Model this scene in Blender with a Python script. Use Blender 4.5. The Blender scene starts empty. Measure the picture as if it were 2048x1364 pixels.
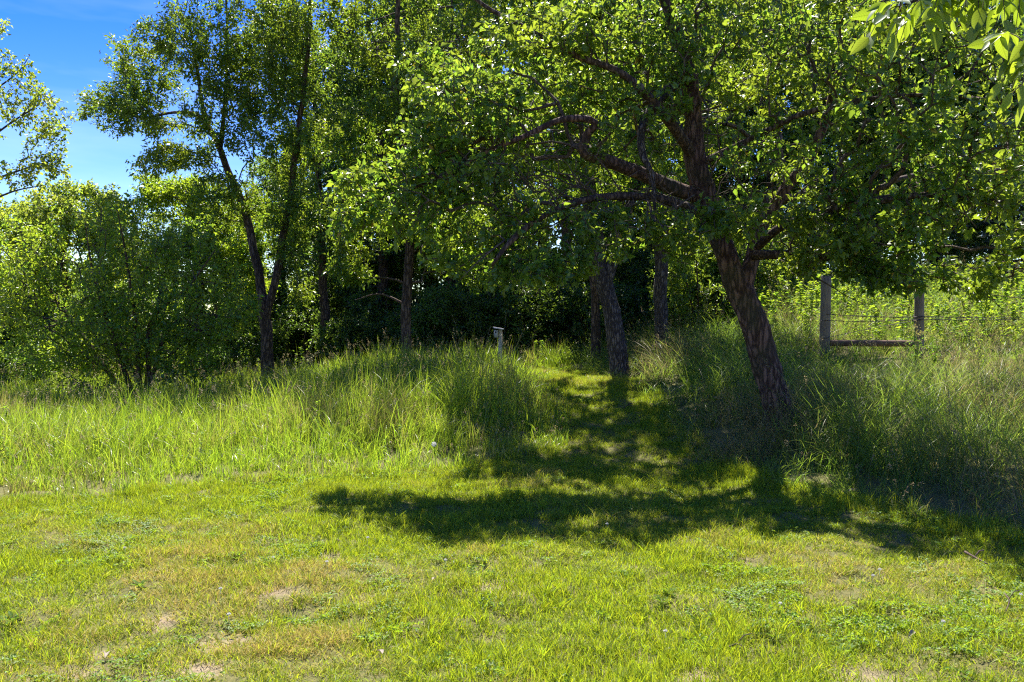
import bpy, math, random
import numpy as np
from mathutils import Vector, Euler

random.seed(11)
RNG = np.random.default_rng(2024)
scene = bpy.context.scene
col = scene.collection

# ------------------------------------------------------------------ camera
FPX = 1774.0                     # focal length in pixels of the 2048 px wide frame
CAM_Z = 1.65
PITCH = math.atan(42.0 / FPX)    # looking a little downwards: horizon at row 640
cam_d = bpy.data.cameras.new('camera')
cam_d.sensor_width = 36.0
cam_d.lens = 36.0 * FPX / 2048.0
cam_d.clip_start = 0.05
cam_d.clip_end = 2000.0
cam = bpy.data.objects.new('camera', cam_d)
cam.location = (0, 0, CAM_Z)
cam.rotation_euler = (math.pi / 2 - PITCH, 0, 0)
col.objects.link(cam)
scene.camera = cam

# ------------------------------------------------------------------ sky and sun
SUN_DIR = Vector((-0.06, 0.53, 0.845)).normalized()
SUN_EL = math.asin(SUN_DIR.z)
SUN_AZ = math.atan2(SUN_DIR.x, SUN_DIR.y)
world = bpy.data.worlds.new('World')
scene.world = world
world.use_nodes = True
wn = world.node_tree
wn.nodes.clear()
w_out = wn.nodes.new('ShaderNodeOutputWorld')
w_bg = wn.nodes.new('ShaderNodeBackground')
w_sky = wn.nodes.new('ShaderNodeTexSky')
w_sky.sky_type = 'NISHITA'
w_sky.sun_disc = False
w_sky.sun_elevation = SUN_EL
w_sky.sun_rotation = SUN_AZ
w_sky.air_density = 1.0
w_sky.dust_density = 0.3
w_sky.ozone_density = 3.0
w_hsv = wn.nodes.new('ShaderNodeHueSaturation')
w_hsv.inputs['Saturation'].default_value = 1.55
w_hsv.inputs['Hue'].default_value = 0.53
w_hsv.inputs['Value'].default_value = 0.85
w_co = wn.nodes.new('ShaderNodeTexCoord')
w_map = wn.nodes.new('ShaderNodeMapping')
w_map.inputs['Scale'].default_value = (1.2, 1.2, 6.0)
w_map.inputs['Rotation'].default_value = (0.25, 0.1, 0.4)
w_noi = wn.nodes.new('ShaderNodeTexNoise')
w_noi.inputs['Scale'].default_value = 2.2
w_noi.inputs['Detail'].default_value = 5.0
w_noi.inputs['Roughness'].default_value = 0.55
w_rmp = wn.nodes.new('ShaderNodeValToRGB')
w_rmp.color_ramp.elements[0].position = 0.45
w_rmp.color_ramp.elements[0].color = (0, 0, 0, 1)
w_rmp.color_ramp.elements[1].position = 0.85
w_rmp.color_ramp.elements[1].color = (0.20, 0.20, 0.20, 1)
w_mix = wn.nodes.new('ShaderNodeMix')
w_mix.data_type = 'RGBA'
w_mix.inputs['B'].default_value = (6.5, 7.2, 8.0, 1)     # thin high cirrus
wn.links.new(w_sky.outputs['Color'], w_hsv.inputs['Color'])
wn.links.new(w_co.outputs['Generated'], w_map.inputs['Vector'])
wn.links.new(w_map.outputs['Vector'], w_noi.inputs['Vector'])
wn.links.new(w_noi.outputs['Fac'], w_rmp.inputs['Fac'])
wn.links.new(w_rmp.outputs['Color'], w_mix.inputs['Factor'])
wn.links.new(w_hsv.outputs['Color'], w_mix.inputs['A'])
wn.links.new(w_mix.outputs['Result'], w_bg.inputs['Color'])
w_bg.inputs['Strength'].default_value = 0.086
wn.links.new(w_bg.outputs['Background'], w_out.inputs['Surface'])

sun_d = bpy.data.lights.new('sun', 'SUN')
sun_d.energy = 4.0
sun_d.angle = math.radians(0.53)
sun_d.color = (1.0, 0.95, 0.86)
sun = bpy.data.objects.new('sun', sun_d)
sun.rotation_euler = SUN_DIR.to_track_quat('Z', 'Y').to_euler()
sun.location = (0, 0, 30)
col.objects.link(sun)

scene.view_settings.view_transform = 'Standard'
scene.view_settings.look = 'None'
scene.view_settings.gamma = 1.0
scene.view_settings.exposure = 1.72
scene.render.engine = 'CYCLES'
scene.cycles.max_bounces = 7
scene.cycles.diffuse_bounces = 5
scene.cycles.glossy_bounces = 1
scene.cycles.transmission_bounces = 5
scene.cycles.filter_width = 1.2
scene.cycles.sample_clamp_indirect = 4.0
scene.cycles.caustics_reflective = False
scene.cycles.caustics_refractive = False
scene.cycles.use_denoising = False
try:
    scene.cycles.denoiser = 'OPENIMAGEDENOISE'
    scene.cycles.denoising_prefilter = 'FAST'
except Exception:
    pass

# ------------------------------------------------------------------ helpers
CP, SP = math.cos(PITCH), math.sin(PITCH)


def P(px, py, d):
    """world point seen at pixel (px, py) of the 2048x1364 frame at forward distance d"""
    u = (px - 1024.0) / FPX
    v = -(py - 682.0) / FPX
    fy = CP + v * SP
    fz = -SP + v * CP
    return np.array([u * d / fy, d, CAM_Z + fz * d / fy])


def smooth(a, b, x):
    t = np.clip((np.asarray(x, float) - a) / (b - a), 0, 1)
    return t * t * (3 - 2 * t)


_TAB = np.random.default_rng(5).random((64, 64, 64)).astype(np.float32)


def noise3(p, scale=1.0, off=0.0):
    p = np.asarray(p, float) * scale + off + 1000.0
    i = np.floor(p).astype(int)
    f = p - i
    f = f * f * (3 - 2 * f)
    i &= 63
    j = (i + 1) & 63
    x0, y0, z0 = i[:, 0], i[:, 1], i[:, 2]
    x1, y1, z1 = j[:, 0], j[:, 1], j[:, 2]
    fx, fy, fz = f[:, 0], f[:, 1], f[:, 2]
    a = _TAB[x0, y0, z0] * (1 - fx) + _TAB[x1, y0, z0] * fx
    b = _TAB[x0, y1, z0] * (1 - fx) + _TAB[x1, y1, z0] * fx
    c = _TAB[x0, y0, z1] * (1 - fx) + _TAB[x1, y0, z1] * fx
    e = _TAB[x0, y1, z1] * (1 - fx) + _TAB[x1, y1, z1] * fx
    return (a * (1 - fy) + b * fy) * (1 - fz) + (c * (1 - fy) + e * fy) * fz


def noise2(x, y, scale=1.0, off=0.0):
    x = np.asarray(x, float).ravel()
    y = np.asarray(y, float).ravel()
    return noise3(np.stack([x, y, np.full_like(x, off * 1.37)], 1), scale, 0.0)


def unit(v):
    return v / np.maximum(np.linalg.norm(v, axis=-1, keepdims=True), 1e-9)


def rand_unit(n, rng=RNG):
    return unit(rng.normal(size=(n, 3)))


def new_mesh(name, verts, faces, mat=None, smooth_shade=False, attrs=None):
    """faces: (M,k) array or list of arrays with different k"""
    me = bpy.data.meshes.new(name)
    verts = np.asarray(verts, np.float32)
    if isinstance(faces, np.ndarray):
        faces = [faces]
    faces = [f for f in faces if len(f)]
    loops = np.concatenate([f.ravel() for f in faces]).astype(np.int32)
    tot = np.concatenate([np.full(len(f), f.shape[1], np.int32) for f in faces])
    start = np.concatenate([[0], np.cumsum(tot)[:-1]]).astype(np.int32)
    me.vertices.add(len(verts))
    me.vertices.foreach_set('co', verts.ravel())
    me.loops.add(len(loops))
    me.loops.foreach_set('vertex_index', loops)
    me.polygons.add(len(tot))
    me.polygons.foreach_set('loop_start', start)
    me.polygons.foreach_set('loop_total', tot)
    if smooth_shade:
        me.polygons.foreach_set('use_smooth', np.ones(len(tot), bool))
    if attrs:
        for k, a in attrs.items():
            at = me.attributes.new(k, 'FLOAT', 'POINT')
            at.data.foreach_set('value', np.asarray(a, np.float32))
    me.update()
    me.validate()
    if mat:
        me.materials.append(mat)
    return me


def link(name, data, parent=None, loc=None, rot=None):
    o = bpy.data.objects.new(name, data)
    col.objects.link(o)
    if loc is not None:
        o.location = [float(c) for c in loc]
    if rot is not None:
        o.rotation_euler = rot
    if parent is not None:
        o.parent = parent
    return o


def tag(o, label=None, cat=None, group=None, kind=None):
    if label:
        o['label'] = label
    if cat:
        o['category'] = cat
    if group:
        o['group'] = group
    if kind:
        o['kind'] = kind
    return o


def copy_tree(o, parent=None):
    c = o.copy()
    col.objects.link(c)
    c.parent = parent
    for ch in list(o.children):
        copy_tree(ch, c)
    return c


class MB:
    """collects pieces of geometry of one part"""
    def __init__(self):
        self.v, self.f, self.n = [], {}, 0

    def add(self, verts, faces):
        verts = np.asarray(verts, float)
        for f in (faces if isinstance(faces, list) else [faces]):
            f = np.asarray(f)
            if len(f):
                self.f.setdefault(f.shape[1], []).append(f + self.n)
        self.v.append(verts)
        self.n += len(verts)

    def mesh(self, name, mat, sm=False):
        return new_mesh(name, np.concatenate(self.v), [np.concatenate(a) for a in self.f.values()], mat, sm)

    def box(self, c, s, rz=0.0):
        x, y, z = [q / 2 for q in s]
        v = np.array([[-x, -y, -z], [x, -y, -z], [x, y, -z], [-x, y, -z], [-x, -y, z], [x, -y, z], [x, y, z], [-x, y, z]])
        R = np.array([[math.cos(rz), -math.sin(rz), 0], [math.sin(rz), math.cos(rz), 0], [0, 0, 1]])
        self.add(v @ R.T + np.array(c), np.array([[0, 3, 2, 1], [4, 5, 6, 7], [0, 1, 5, 4], [1, 2, 6, 5], [2, 3, 7, 6], [3, 0, 4, 7]]))


def catmull(pts, n):
    """resample a polyline with columns (x,y,z,r...) smoothly to n points"""
    p = np.asarray(pts, float)
    q = np.vstack([2 * p[0] - p[1], p, 2 * p[-1] - p[-2]])
    seg = np.linalg.norm(np.diff(p[:, :3], axis=0), axis=1)
    cum = np.concatenate([[0], np.cumsum(seg)])
    s = np.linspace(0, cum[-1], n)
    k = np.clip(np.searchsorted(cum, s, side='right') - 1, 0, len(seg) - 1)
    t = ((s - cum[k]) / np.maximum(seg[k], 1e-9))[:, None]
    a, b, c, d = q[k], q[k + 1], q[k + 2], q[k + 3]
    return 0.5 * (2 * b + (c - a) * t + (2 * a - 5 * b + 4 * c - d) * t ** 2 + (3 * b - a - 3 * c + d) * t ** 3)


def tube(pts, rad, sides=8, rough=0.0, seed=0, caps=True, ridges=0):
    """tube through pts with radius per point -> verts, faces list"""
    pts = np.asarray(pts, float)
    n = len(pts)
    rad = np.broadcast_to(np.asarray(rad, float), (n,))
    t = unit(np.gradient(pts, axis=0))
    ref = np.array([1.0, 0.0, 0.0]) if abs(t[:, 0]).max() < 0.85 else np.array([0.0, 1.0, 0.0])
    if abs(t @ ref).max() > 0.97:
        ref = np.array([0.0, 0.3, 1.0])
    a = unit(np.cross(t, ref))
    b = np.cross(t, a)
    th = np.linspace(0, 2 * np.pi, sides, endpoint=False)
    ring = np.cos(th)[None, :, None] * a[:, None, :] + np.sin(th)[None, :, None] * b[:, None, :]
    rr = np.repeat(rad[:, None], sides, 1)
    if rough:
        base = (pts[:, None, :] + ring * rad[:, None, None]).reshape(-1, 3)
        nz = noise3(base * np.array([1, 1, 0.35]), 9.0, seed) - 0.5
        nz2 = noise3(base * np.array([1, 1, 0.25]), 26.0, seed + 7) - 0.5
        rr = rr * (1 + rough * (nz + 0.6 * nz2).reshape(n, sides) * 2)
    v = (pts[:, None, :] + ring * rr[:, :, None]).reshape(-1, 3)
    i = np.arange(n - 1)[:, None] * sides
    j = np.arange(sides)[None, :]
    k = (j + 1) % sides
    f = np.stack([i + j, i + k, i + sides + k, i + sides + j], -1).reshape(-1, 4)
    faces = [f]
    if caps:
        v = np.vstack([v, pts[0], pts[-1]])
        c0, c1 = n * sides, n * sides + 1
        jj = np.arange(sides)
        kk = (jj + 1) % sides
        faces.append(np.stack([np.full(sides, c0), kk, jj], 1))
        faces.append(np.stack([np.full(sides, c1), (n - 1) * sides + jj, (n - 1) * sides + kk], 1))
    return v, faces


def frusta(p0, p1, r0, r1, sides=5):
    """many straight thin twigs at once"""
    n = len(p0)
    t = unit(p1 - p0)
    ref = np.where(np.abs(t[:, 2:3]) < 0.9, np.array([[0, 0, 1.0]]), np.array([[1.0, 0, 0]]))
    a = unit(np.cross(t, ref))
    b = np.cross(t, a)
    th = np.linspace(0, 2 * np.pi, sides, endpoint=False)
    ring = np.cos(th)[None, :, None] * a[:, None, :] + np.sin(th)[None, :, None] * b[:, None, :]
    v0 = p0[:, None, :] + ring * r0[:, None, None]
    v1 = p1[:, None, :] + ring * r1[:, None, None]
    v = np.concatenate([v0, v1], 1).reshape(-1, 3)
    i = (np.arange(n) * 2 * sides)[:, None]
    j = np.arange(sides)[None, :]
    k = (j + 1) % sides
    return v, np.stack([i + j, i + k, i + sides + k, i + sides + j], -1).reshape(-1, 4)


def leaf_mesh_arrays(pos, dr, nr, ln, wd, fold=0.30, curl=0.16, simple=False):
    """simple folded leaves of 4 triangles, all in one mesh"""
    n = len(pos)
    dr = unit(dr)
    sd = unit(np.cross(dr, nr))
    nr = np.cross(sd, dr)
    ln = ln[:, None]
    w = wd[:, None] * 0.5
    base = pos
    mid = pos + dr * ln * 0.48
    le = pos + dr * ln * 0.42 + sd * w + nr * w * fold * 2
    ri = pos + dr * ln * 0.42 - sd * w + nr * w * fold * 2
    tip = pos + dr * ln - nr * ln * curl
    if simple:
        v = np.stack([base, le, tip, ri], 1).reshape(-1, 3)
        i = (np.arange(n) * 4)[:, None]
        return v, np.concatenate([i + np.array([[0, 2, 1]]), i + np.array([[0, 3, 2]])], 0)
    v = np.stack([base, le, tip, ri, mid], 1).reshape(-1, 3)
    i = (np.arange(n) * 5)[:, None]
    f = np.concatenate([i + np.array([[0, 4, 1]]), i + np.array([[4, 2, 1]]), i + np.array([[0, 3, 4]]), i + np.array([[4, 3, 2]])], 0)
    return v, f


# ------------------------------------------------------------------ materials
def mat_new(name):
    m = bpy.data.materials.new(name)
    m.use_nodes = True
    m.node_tree.nodes.clear()
    return m, m.node_tree.nodes, m.node_tree.links


def leaf_material(name, c, t, rough=0.42, trans=0.5, hue_var=0.03, val_var=0.5, spec=0.5, yellow=0.0, instancer=False, veins=False):
    """c reflected colour, t transmitted colour; varies from leaf to leaf"""
    m, N, L = mat_new(name)
    out = N.new('ShaderNodeOutputMaterial')
    geo = N.new('ShaderNodeNewGeometry')
    if instancer:
        at = N.new('ShaderNodeAttribute')
        at.attribute_type = 'INSTANCER'
        at.attribute_name = 'tint'
        ad = N.new('ShaderNodeMath')
        ad.operation = 'ADD'
        fr = N.new('ShaderNodeMath')
        fr.operation = 'FRACT'
        mu = N.new('ShaderNodeMath')
        mu.operation = 'MULTIPLY'
        mu.inputs[1].default_value = 7.31
        L.new(at.outputs['Fac'], mu.inputs[0])
        L.new(mu.outputs[0], ad.inputs[0])
        L.new(geo.outputs['Random Per Island'], ad.inputs[1])
        L.new(ad.outputs[0], fr.inputs[0])
        rnd = fr.outputs[0]
    else:
        rnd = geo.outputs['Random Per Island']
    h = N.new('ShaderNodeMapRange')
    h.inputs['To Min'].default_value = 0.5 - hue_var
    h.inputs['To Max'].default_value = 0.5 + hue_var * 0.6
    L.new(rnd, h.inputs['Value'])
    w = N.new('ShaderNodeTexWhiteNoise')
    w.noise_dimensions = '1D'
    L.new(rnd, w.inputs['W'])
    vv = N.new('ShaderNodeMapRange')
    vv.inputs['To Min'].default_value = 1 - val_var * 0.6
    vv.inputs['To Max'].default_value = 1 + val_var
    L.new(w.outputs['Value'], vv.inputs['Value'])
    pn = N.new('ShaderNodeTexNoise')
    pn.inputs['Scale'].default_value = 0.9
    pn.inputs['Detail'].default_value = 2
    L.new(geo.outputs['Position'], pn.inputs['Vector'])
    pr = N.new('ShaderNodeMapRange')
    pr.inputs['From Min'].default_value = 0.42
    pr.inputs['From Max'].default_value = 0.68
    L.new(pn.outputs['Fac'], pr.inputs['Value'])
    patch = pr.outputs['Result']
    if veins:
        # midrib and slanting side veins in the leaf's own coordinates (leaf lies along Y, one unit long)
        tcv = N.new('ShaderNodeTexCoord')
        sx = N.new('ShaderNodeSeparateXYZ')
        L.new(tcv.outputs['Object'], sx.inputs[0])
        ab = N.new('ShaderNodeMath')
        ab.operation = 'ABSOLUTE'
        L.new(sx.outputs['X'], ab.inputs[0])
        sl = N.new('ShaderNodeMath')
        sl.operation = 'MULTIPLY_ADD'
        sl.inputs[1].default_value = -0.9
        L.new(ab.outputs[0], sl.inputs[0])
        L.new(sx.outputs['Y'], sl.inputs[2])
        fq = N.new('ShaderNodeMath')
        fq.operation = 'MULTIPLY'
        fq.inputs[1].default_value = 62.0
        L.new(sl.outputs[0], fq.inputs[0])
        sn = N.new('ShaderNodeMath')
        sn.operation = 'SINE'
        L.new(fq.outputs[0], sn.inputs[0])
        v1 = N.new('ShaderNodeMapRange')
        v1.inputs['From Min'].default_value = 0.75
        v1.inputs['From Max'].default_value = 1.0
        v1.inputs['To Min'].default_value = 1.0
        v1.inputs['To Max'].default_value = 0.72
        L.new(sn.outputs[0], v1.inputs['Value'])
        v2 = N.new('ShaderNodeMapRange')
        v2.inputs['From Min'].default_value = 0.004
        v2.inputs['From Max'].default_value = 0.014
        v2.inputs['To Min'].default_value = 0.6
        v2.inputs['To Max'].default_value = 1.0
        L.new(ab.outputs[0], v2.inputs['Value'])
        vm_ = N.new('ShaderNodeMath')
        vm_.operation = 'MULTIPLY'
        L.new(v1.outputs['Result'], vm_.inputs[0])
        L.new(v2.outputs['Result'], vm_.inputs[1])
        vein = vm_.outputs[0]
    outs = []
    for cc in (c, t):
        hs = N.new('ShaderNodeHueSaturation')
        hs.inputs['Color'].default_value = (*cc, 1)
        L.new(h.outputs['Result'], hs.inputs['Hue'])
        L.new(vv.outputs['Result'], hs.inputs['Value'])
        o = hs.outputs['Color']
        if yellow > 0:
            gt = N.new('ShaderNodeMath')
            gt.operation = 'GREATER_THAN'
            gt.inputs[1].default_value = 1 - yellow
            L.new(rnd, gt.inputs[0])
            mx = N.new('ShaderNodeMix')
            mx.data_type = 'RGBA'
            mx.inputs['B'].default_value = (0.42, 0.28, 0.03, 1)
            L.new(gt.outputs[0], mx.inputs['Factor'])
            L.new(o, mx.inputs['A'])
            o = mx.outputs['Result']
        # younger, yellower growth in patches
        mxp = N.new('ShaderNodeMix')
        mxp.data_type = 'RGBA'
        mxp.inputs['B'].default_value = (min(1, cc[0] * 1.45), min(1, cc[1] * 1.18), cc[2], 1)
        L.new(patch, mxp.inputs['Factor'])
        L.new(o, mxp.inputs['A'])
        o = mxp.outputs['Result']
        if veins:
            vm = N.new('ShaderNodeMix')
            vm.data_type = 'RGBA'
            vm.blend_type = 'MULTIPLY'
            vm.inputs['Factor'].default_value = 1.0
            L.new(o, vm.inputs['A'])
            L.new(vein, vm.inputs['B'])
            o = vm.outputs['Result']
        outs.append(o)
    p = N.new('ShaderNodeBsdfPrincipled')
    p.inputs['Roughness'].default_value = rough
    p.inputs['Specular IOR Level'].default_value = spec
    L.new(outs[0], p.inputs['Base Color'])
    tr = N.new('ShaderNodeBsdfTranslucent')
    L.new(outs[1], tr.inputs['Color'])
    ms = N.new('ShaderNodeMixShader')
    ms.inputs['Fac'].default_value = trans
    L.new(p.outputs[0], ms.inputs[1])
    L.new(tr.outputs[0], ms.inputs[2])
    L.new(ms.outputs[0], out.inputs['Surface'])
    return m


def grass_material(name, c, t, dry, geom=False, head=(0.40, 0.31, 0.17), rough=0.5, trans=0.45, spec=0.35):
    """blades: colour by blade and by tuft; 'tint' of the tuft turns it to straw"""
    m, N, L = mat_new(name)
    out = N.new('ShaderNodeOutputMaterial')
    geo = N.new('ShaderNodeNewGeometry')
    at = N.new('ShaderNodeAttribute')
    at.attribute_type = 'INSTANCER'
    at.attribute_name = 'tint'
    at2 = N.new('ShaderNodeAttribute')
    at2.attribute_type = 'INSTANCER'
    at2.attribute_name = 'shade'
    if geom:
        at.attribute_type = at2.attribute_type = 'GEOMETRY'
    hd = N.new('ShaderNodeAttribute')
    hd.attribute_name = 'head'
    ws = N.new('ShaderNodeTexWhiteNoise')
    ws.noise_dimensions = '2D'
    cb = N.new('ShaderNodeCombineXYZ')
    L.new(geo.outputs['Random Per Island'], cb.inputs['X'])
    L.new(at2.outputs['Fac'], cb.inputs['Y'])
    L.new(cb.outputs[0], ws.inputs['Vector'])
    # straw share: tint + noise per blade
    a = N.new('ShaderNodeMath')
    a.operation = 'MULTIPLY_ADD'
    a.inputs[1].default_value = 0.9
    L.new(ws.outputs['Value'], a.inputs[0])
    L.new(at.outputs['Fac'], a.inputs[2])
    st = N.new('ShaderNodeMapRange')
    st.inputs['From Min'].default_value = 0.85
    st.inputs['From Max'].default_value = 1.25
    L.new(a.outputs[0], st.inputs['Value'])
    sepc = N.new('ShaderNodeSeparateColor')
    L.new(ws.outputs['Color'], sepc.inputs[0])
    val = N.new('ShaderNodeMapRange')
    val.inputs['To Min'].default_value = 0.62
    val.inputs['To Max'].default_value = 1.4
    L.new(sepc.outputs[1], val.inputs['Value'])
    hue = N.new('ShaderNodeMapRange')
    hue.inputs['To Min'].default_value = 0.475
    hue.inputs['To Max'].default_value = 0.52
    L.new(sepc.outputs[2], hue.inputs['Value'])
    outs = []
    for cc in (c, t):
        hs = N.new('ShaderNodeHueSaturation')
        hs.inputs['Color'].default_value = (*cc, 1)
        L.new(val.outputs['Result'], hs.inputs['Value'])
        L.new(hue.outputs['Result'], hs.inputs['Hue'])
        mx = N.new('ShaderNodeMix')
        mx.data_type = 'RGBA'
        mx.inputs['B'].default_value = (*dry, 1)
        L.new(st.outputs['Result'], mx.inputs['Factor'])
        L.new(hs.outputs['Color'], mx.inputs['A'])
        mh = N.new('ShaderNodeMix')
        mh.data_type = 'RGBA'
        mh.inputs['B'].default_value = (*head, 1)
        L.new(hd.outputs['Fac'], mh.inputs['Factor'])
        L.new(mx.outputs['Result'], mh.inputs['A'])
        outs.append(mh.outputs['Result'])
    p = N.new('ShaderNodeBsdfPrincipled')
    p.inputs['Roughness'].default_value = rough
    p.inputs['Specular IOR Level'].default_value = spec
    L.new(outs[0], p.inputs['Base Color'])
    tr = N.new('ShaderNodeBsdfTranslucent')
    L.new(outs[1], tr.inputs['Color'])
    ms = N.new('ShaderNodeMixShader')
    ms.inputs['Fac'].default_value = trans
    L.new(p.outputs[0], ms.inputs[1])
    L.new(tr.outputs[0], ms.inputs[2])
    L.new(ms.outputs[0], out.inputs['Surface'])
    return m


def bark_material(name, dark, light, scale=9.0, bump=0.6, stretch=0.22, moss=None):
    m, N, L = mat_new(name)
    out = N.new('ShaderNodeOutputMaterial')
    tc = N.new('ShaderNodeTexCoord')
    mp = N.new('ShaderNodeMapping')
    mp.inputs['Scale'].default_value = (1, 1, stretch)
    L.new(tc.outputs['Object'], mp.inputs['Vector'])
    vo = N.new('ShaderNodeTexVoronoi')
    vo.feature = 'DISTANCE_TO_EDGE'
    vo.inputs['Scale'].default_value = scale * 2.4
    no = N.new('ShaderNodeTexNoise')
    no.inputs['Scale'].default_value = scale
    no.inputs['Detail'].default_value = 6
    no.inputs['Roughness'].default_value = 0.65
    L.new(mp.outputs[0], no.inputs['Vector'])
    ds = N.new('ShaderNodeMix')
    ds.data_type = 'VECTOR'
    ds.inputs['Factor'].default_value = 0.12
    L.new(mp.outputs[0], ds.inputs['A'])
    L.new(no.outputs['Color'], ds.inputs['B'])
    L.new(ds.outputs['Result'], vo.inputs['Vector'])
    vr = N.new('ShaderNodeMapRange')
    vr.inputs['From Max'].default_value = 0.25
    L.new(vo.outputs['Distance'], vr.inputs['Value'])
    mu = N.new('ShaderNodeMath')
    mu.operation = 'MULTIPLY'
    L.new(vr.outputs['Result'], mu.inputs[0])
    L.new(no.outputs['Fac'], mu.inputs[1])
    cr = N.new('ShaderNodeValToRGB')
    cr.color_ramp.elements[0].position = 0.08
    cr.color_ramp.elements[0].color = (*dark, 1)
    cr.color_ramp.elements[1].position = 0.62
    cr.color_ramp.elements[1].color = (*light, 1)
    L.new(mu.outputs[0], cr.inputs['Fac'])
    c = cr.outputs['Color']
    if moss:
        n2 = N.new('ShaderNodeTexNoise')
        n2.inputs['Scale'].default_value = 2.3
        n2.inputs['Detail'].default_value = 5
        L.new(tc.outputs['Object'], n2.inputs['Vector'])
        r2 = N.new('ShaderNodeMapRange')
        r2.inputs['From Min'].default_value = 0.5
        r2.inputs['From Max'].default_value = 0.72
        r2.inputs['To Max'].default_value = 0.7
        L.new(n2.outputs['Fac'], r2.inputs['Value'])
        mx = N.new('ShaderNodeMix')
        mx.data_type = 'RGBA'
        mx.inputs['B'].default_value = (*moss, 1)
        L.new(r2.outputs['Result'], mx.inputs['Factor'])
        L.new(c, mx.inputs['A'])
        c = mx.outputs['Result']
    bp = N.new('ShaderNodeBump')
    bp.inputs['Strength'].default_value = bump
    bp.inputs['Distance'].default_value = 0.05
    L.new(mu.outputs[0], bp.inputs['Height'])
    p = N.new('ShaderNodeBsdfPrincipled')
    p.inputs['Roughness'].default_value = 0.85
    p.inputs['Specular IOR Level'].default_value = 0.25
    L.new(c, p.inputs['Base Color'])
    L.new(bp.outputs[0], p.inputs['Normal'])
    L.new(p.outputs[0], out.inputs['Surface'])
    return m


def wood_material(name, dark, light, scale=6.0, stretch=(14, 14, 1.2), rough=0.85):
    m, N, L = mat_new(name)
    out = N.new('ShaderNodeOutputMaterial')
    tc = N.new('ShaderNodeTexCoord')
    mp = N.new('ShaderNodeMapping')
    mp.inputs['Scale'].default_value = stretch
    L.new(tc.outputs['Object'], mp.inputs['Vector'])
    no = N.new('ShaderNodeTexNoise')
    no.inputs['Scale'].default_value = scale
    no.inputs['Detail'].default_value = 5
    L.new(mp.outputs[0], no.inputs['Vector'])
    n2 = N.new('ShaderNodeTexNoise')
    n2.inputs['Scale'].default_value = 5.0
    n2.inputs['Detail'].default_value = 4
    L.new(tc.outputs['Object'], n2.inputs['Vector'])
    ad = N.new('ShaderNodeMath')
    ad.operation = 'MULTIPLY_ADD'
    ad.inputs[1].default_value = 0.5
    L.new(n2.outputs['Fac'], ad.inputs[0])
    hf = N.new('ShaderNodeMath')
    hf.operation = 'MULTIPLY'
    hf.inputs[1].default_value = 0.6
    L.new(no.outputs['Fac'], hf.inputs[0])
    L.new(hf.outputs[0], ad.inputs[2])
    cr = N.new('ShaderNodeValToRGB')
    cr.color_ramp.elements[0].position = 0.35
    cr.color_ramp.elements[0].color = (*dark, 1)
    cr.color_ramp.elements[1].position = 0.75
    cr.color_ramp.elements[1].color = (*light, 1)
    L.new(ad.outputs[0], cr.inputs['Fac'])
    bp = N.new('ShaderNodeBump')
    bp.inputs['Strength'].default_value = 0.4
    bp.inputs['Distance'].default_value = 0.006
    L.new(no.outputs['Fac'], bp.inputs['Height'])
    p = N.new('ShaderNodeBsdfPrincipled')
    p.inputs['Roughness'].default_value = rough
    L.new(cr.outputs['Color'], p.inputs['Base Color'])
    L.new(bp.outputs[0], p.inputs['Normal'])
    L.new(p.outputs[0], out.inputs['Surface'])
    return m


def plain_material(name, c, rough=0.6, metallic=0.0, trans=0.0):
    m, N, L = mat_new(name)
    out = N.new('ShaderNodeOutputMaterial')
    tc = N.new('ShaderNodeTexCoord')
    no = N.new('ShaderNodeTexNoise')
    no.inputs['Scale'].default_value = 30
    no.inputs['Detail'].default_value = 3
    L.new(tc.outputs['Object'], no.inputs['Vector'])
    r = N.new('ShaderNodeMapRange')
    r.inputs['To Min'].default_value = 0.75
    r.inputs['To Max'].default_value = 1.25
    L.new(no.outputs['Fac'], r.inputs['Value'])
    hs = N.new('ShaderNodeHueSaturation')
    hs.inputs['Color'].default_value = (*c, 1)
    L.new(r.outputs['Result'], hs.inputs['Value'])
    p = N.new('ShaderNodeBsdfPrincipled')
    p.inputs['Roughness'].default_value = rough
    p.inputs['Metallic'].default_value = metallic
    L.new(hs.outputs['Color'], p.inputs['Base Color'])
    if trans:
        t = N.new('ShaderNodeBsdfTranslucent')
        L.new(hs.outputs['Color'], t.inputs['Color'])
        ms = N.new('ShaderNodeMixShader')
        ms.inputs['Fac'].default_value = trans
        L.new(p.outputs[0], ms.inputs[1])
        L.new(t.outputs[0], ms.inputs[2])
        L.new(ms.outputs[0], out.inputs['Surface'])
    else:
        L.new(p.outputs[0], out.inputs['Surface'])
    return m


M = {}
M['apple_leaf'] = leaf_material('apple_leaf', (0.060, 0.125, 0.022), (0.30, 0.46, 0.035), rough=0.36, trans=0.45, yellow=0.006, spec=0.5)
M['apple_big'] = leaf_material('apple_big', (0.065, 0.135, 0.022), (0.32, 0.48, 0.035), rough=0.34, trans=0.45)
M['ash_leaf'] = leaf_material('ash_leaf', (0.060, 0.125, 0.020), (0.27, 0.42, 0.028), rough=0.36, trans=0.45)
M['maple_leaf'] = leaf_material('maple_leaf', (0.085, 0.155, 0.028), (0.38, 0.52, 0.05), rough=0.45, trans=0.5)
M['shrub_leaf'] = leaf_material('shrub_leaf', (0.075, 0.15, 0.024), (0.34, 0.52, 0.03), rough=0.38, trans=0.5)
M['wood_leaf'] = leaf_material('wood_leaf', (0.050, 0.105, 0.024), (0.22, 0.38, 0.035), rough=0.38, trans=0.42, val_var=0.6)
M['near_leaf'] = leaf_material('near_leaf', (0.085, 0.17, 0.022), (0.40, 0.56, 0.03), rough=0.36, trans=0.52, val_var=0.35, veins=True)
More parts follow.
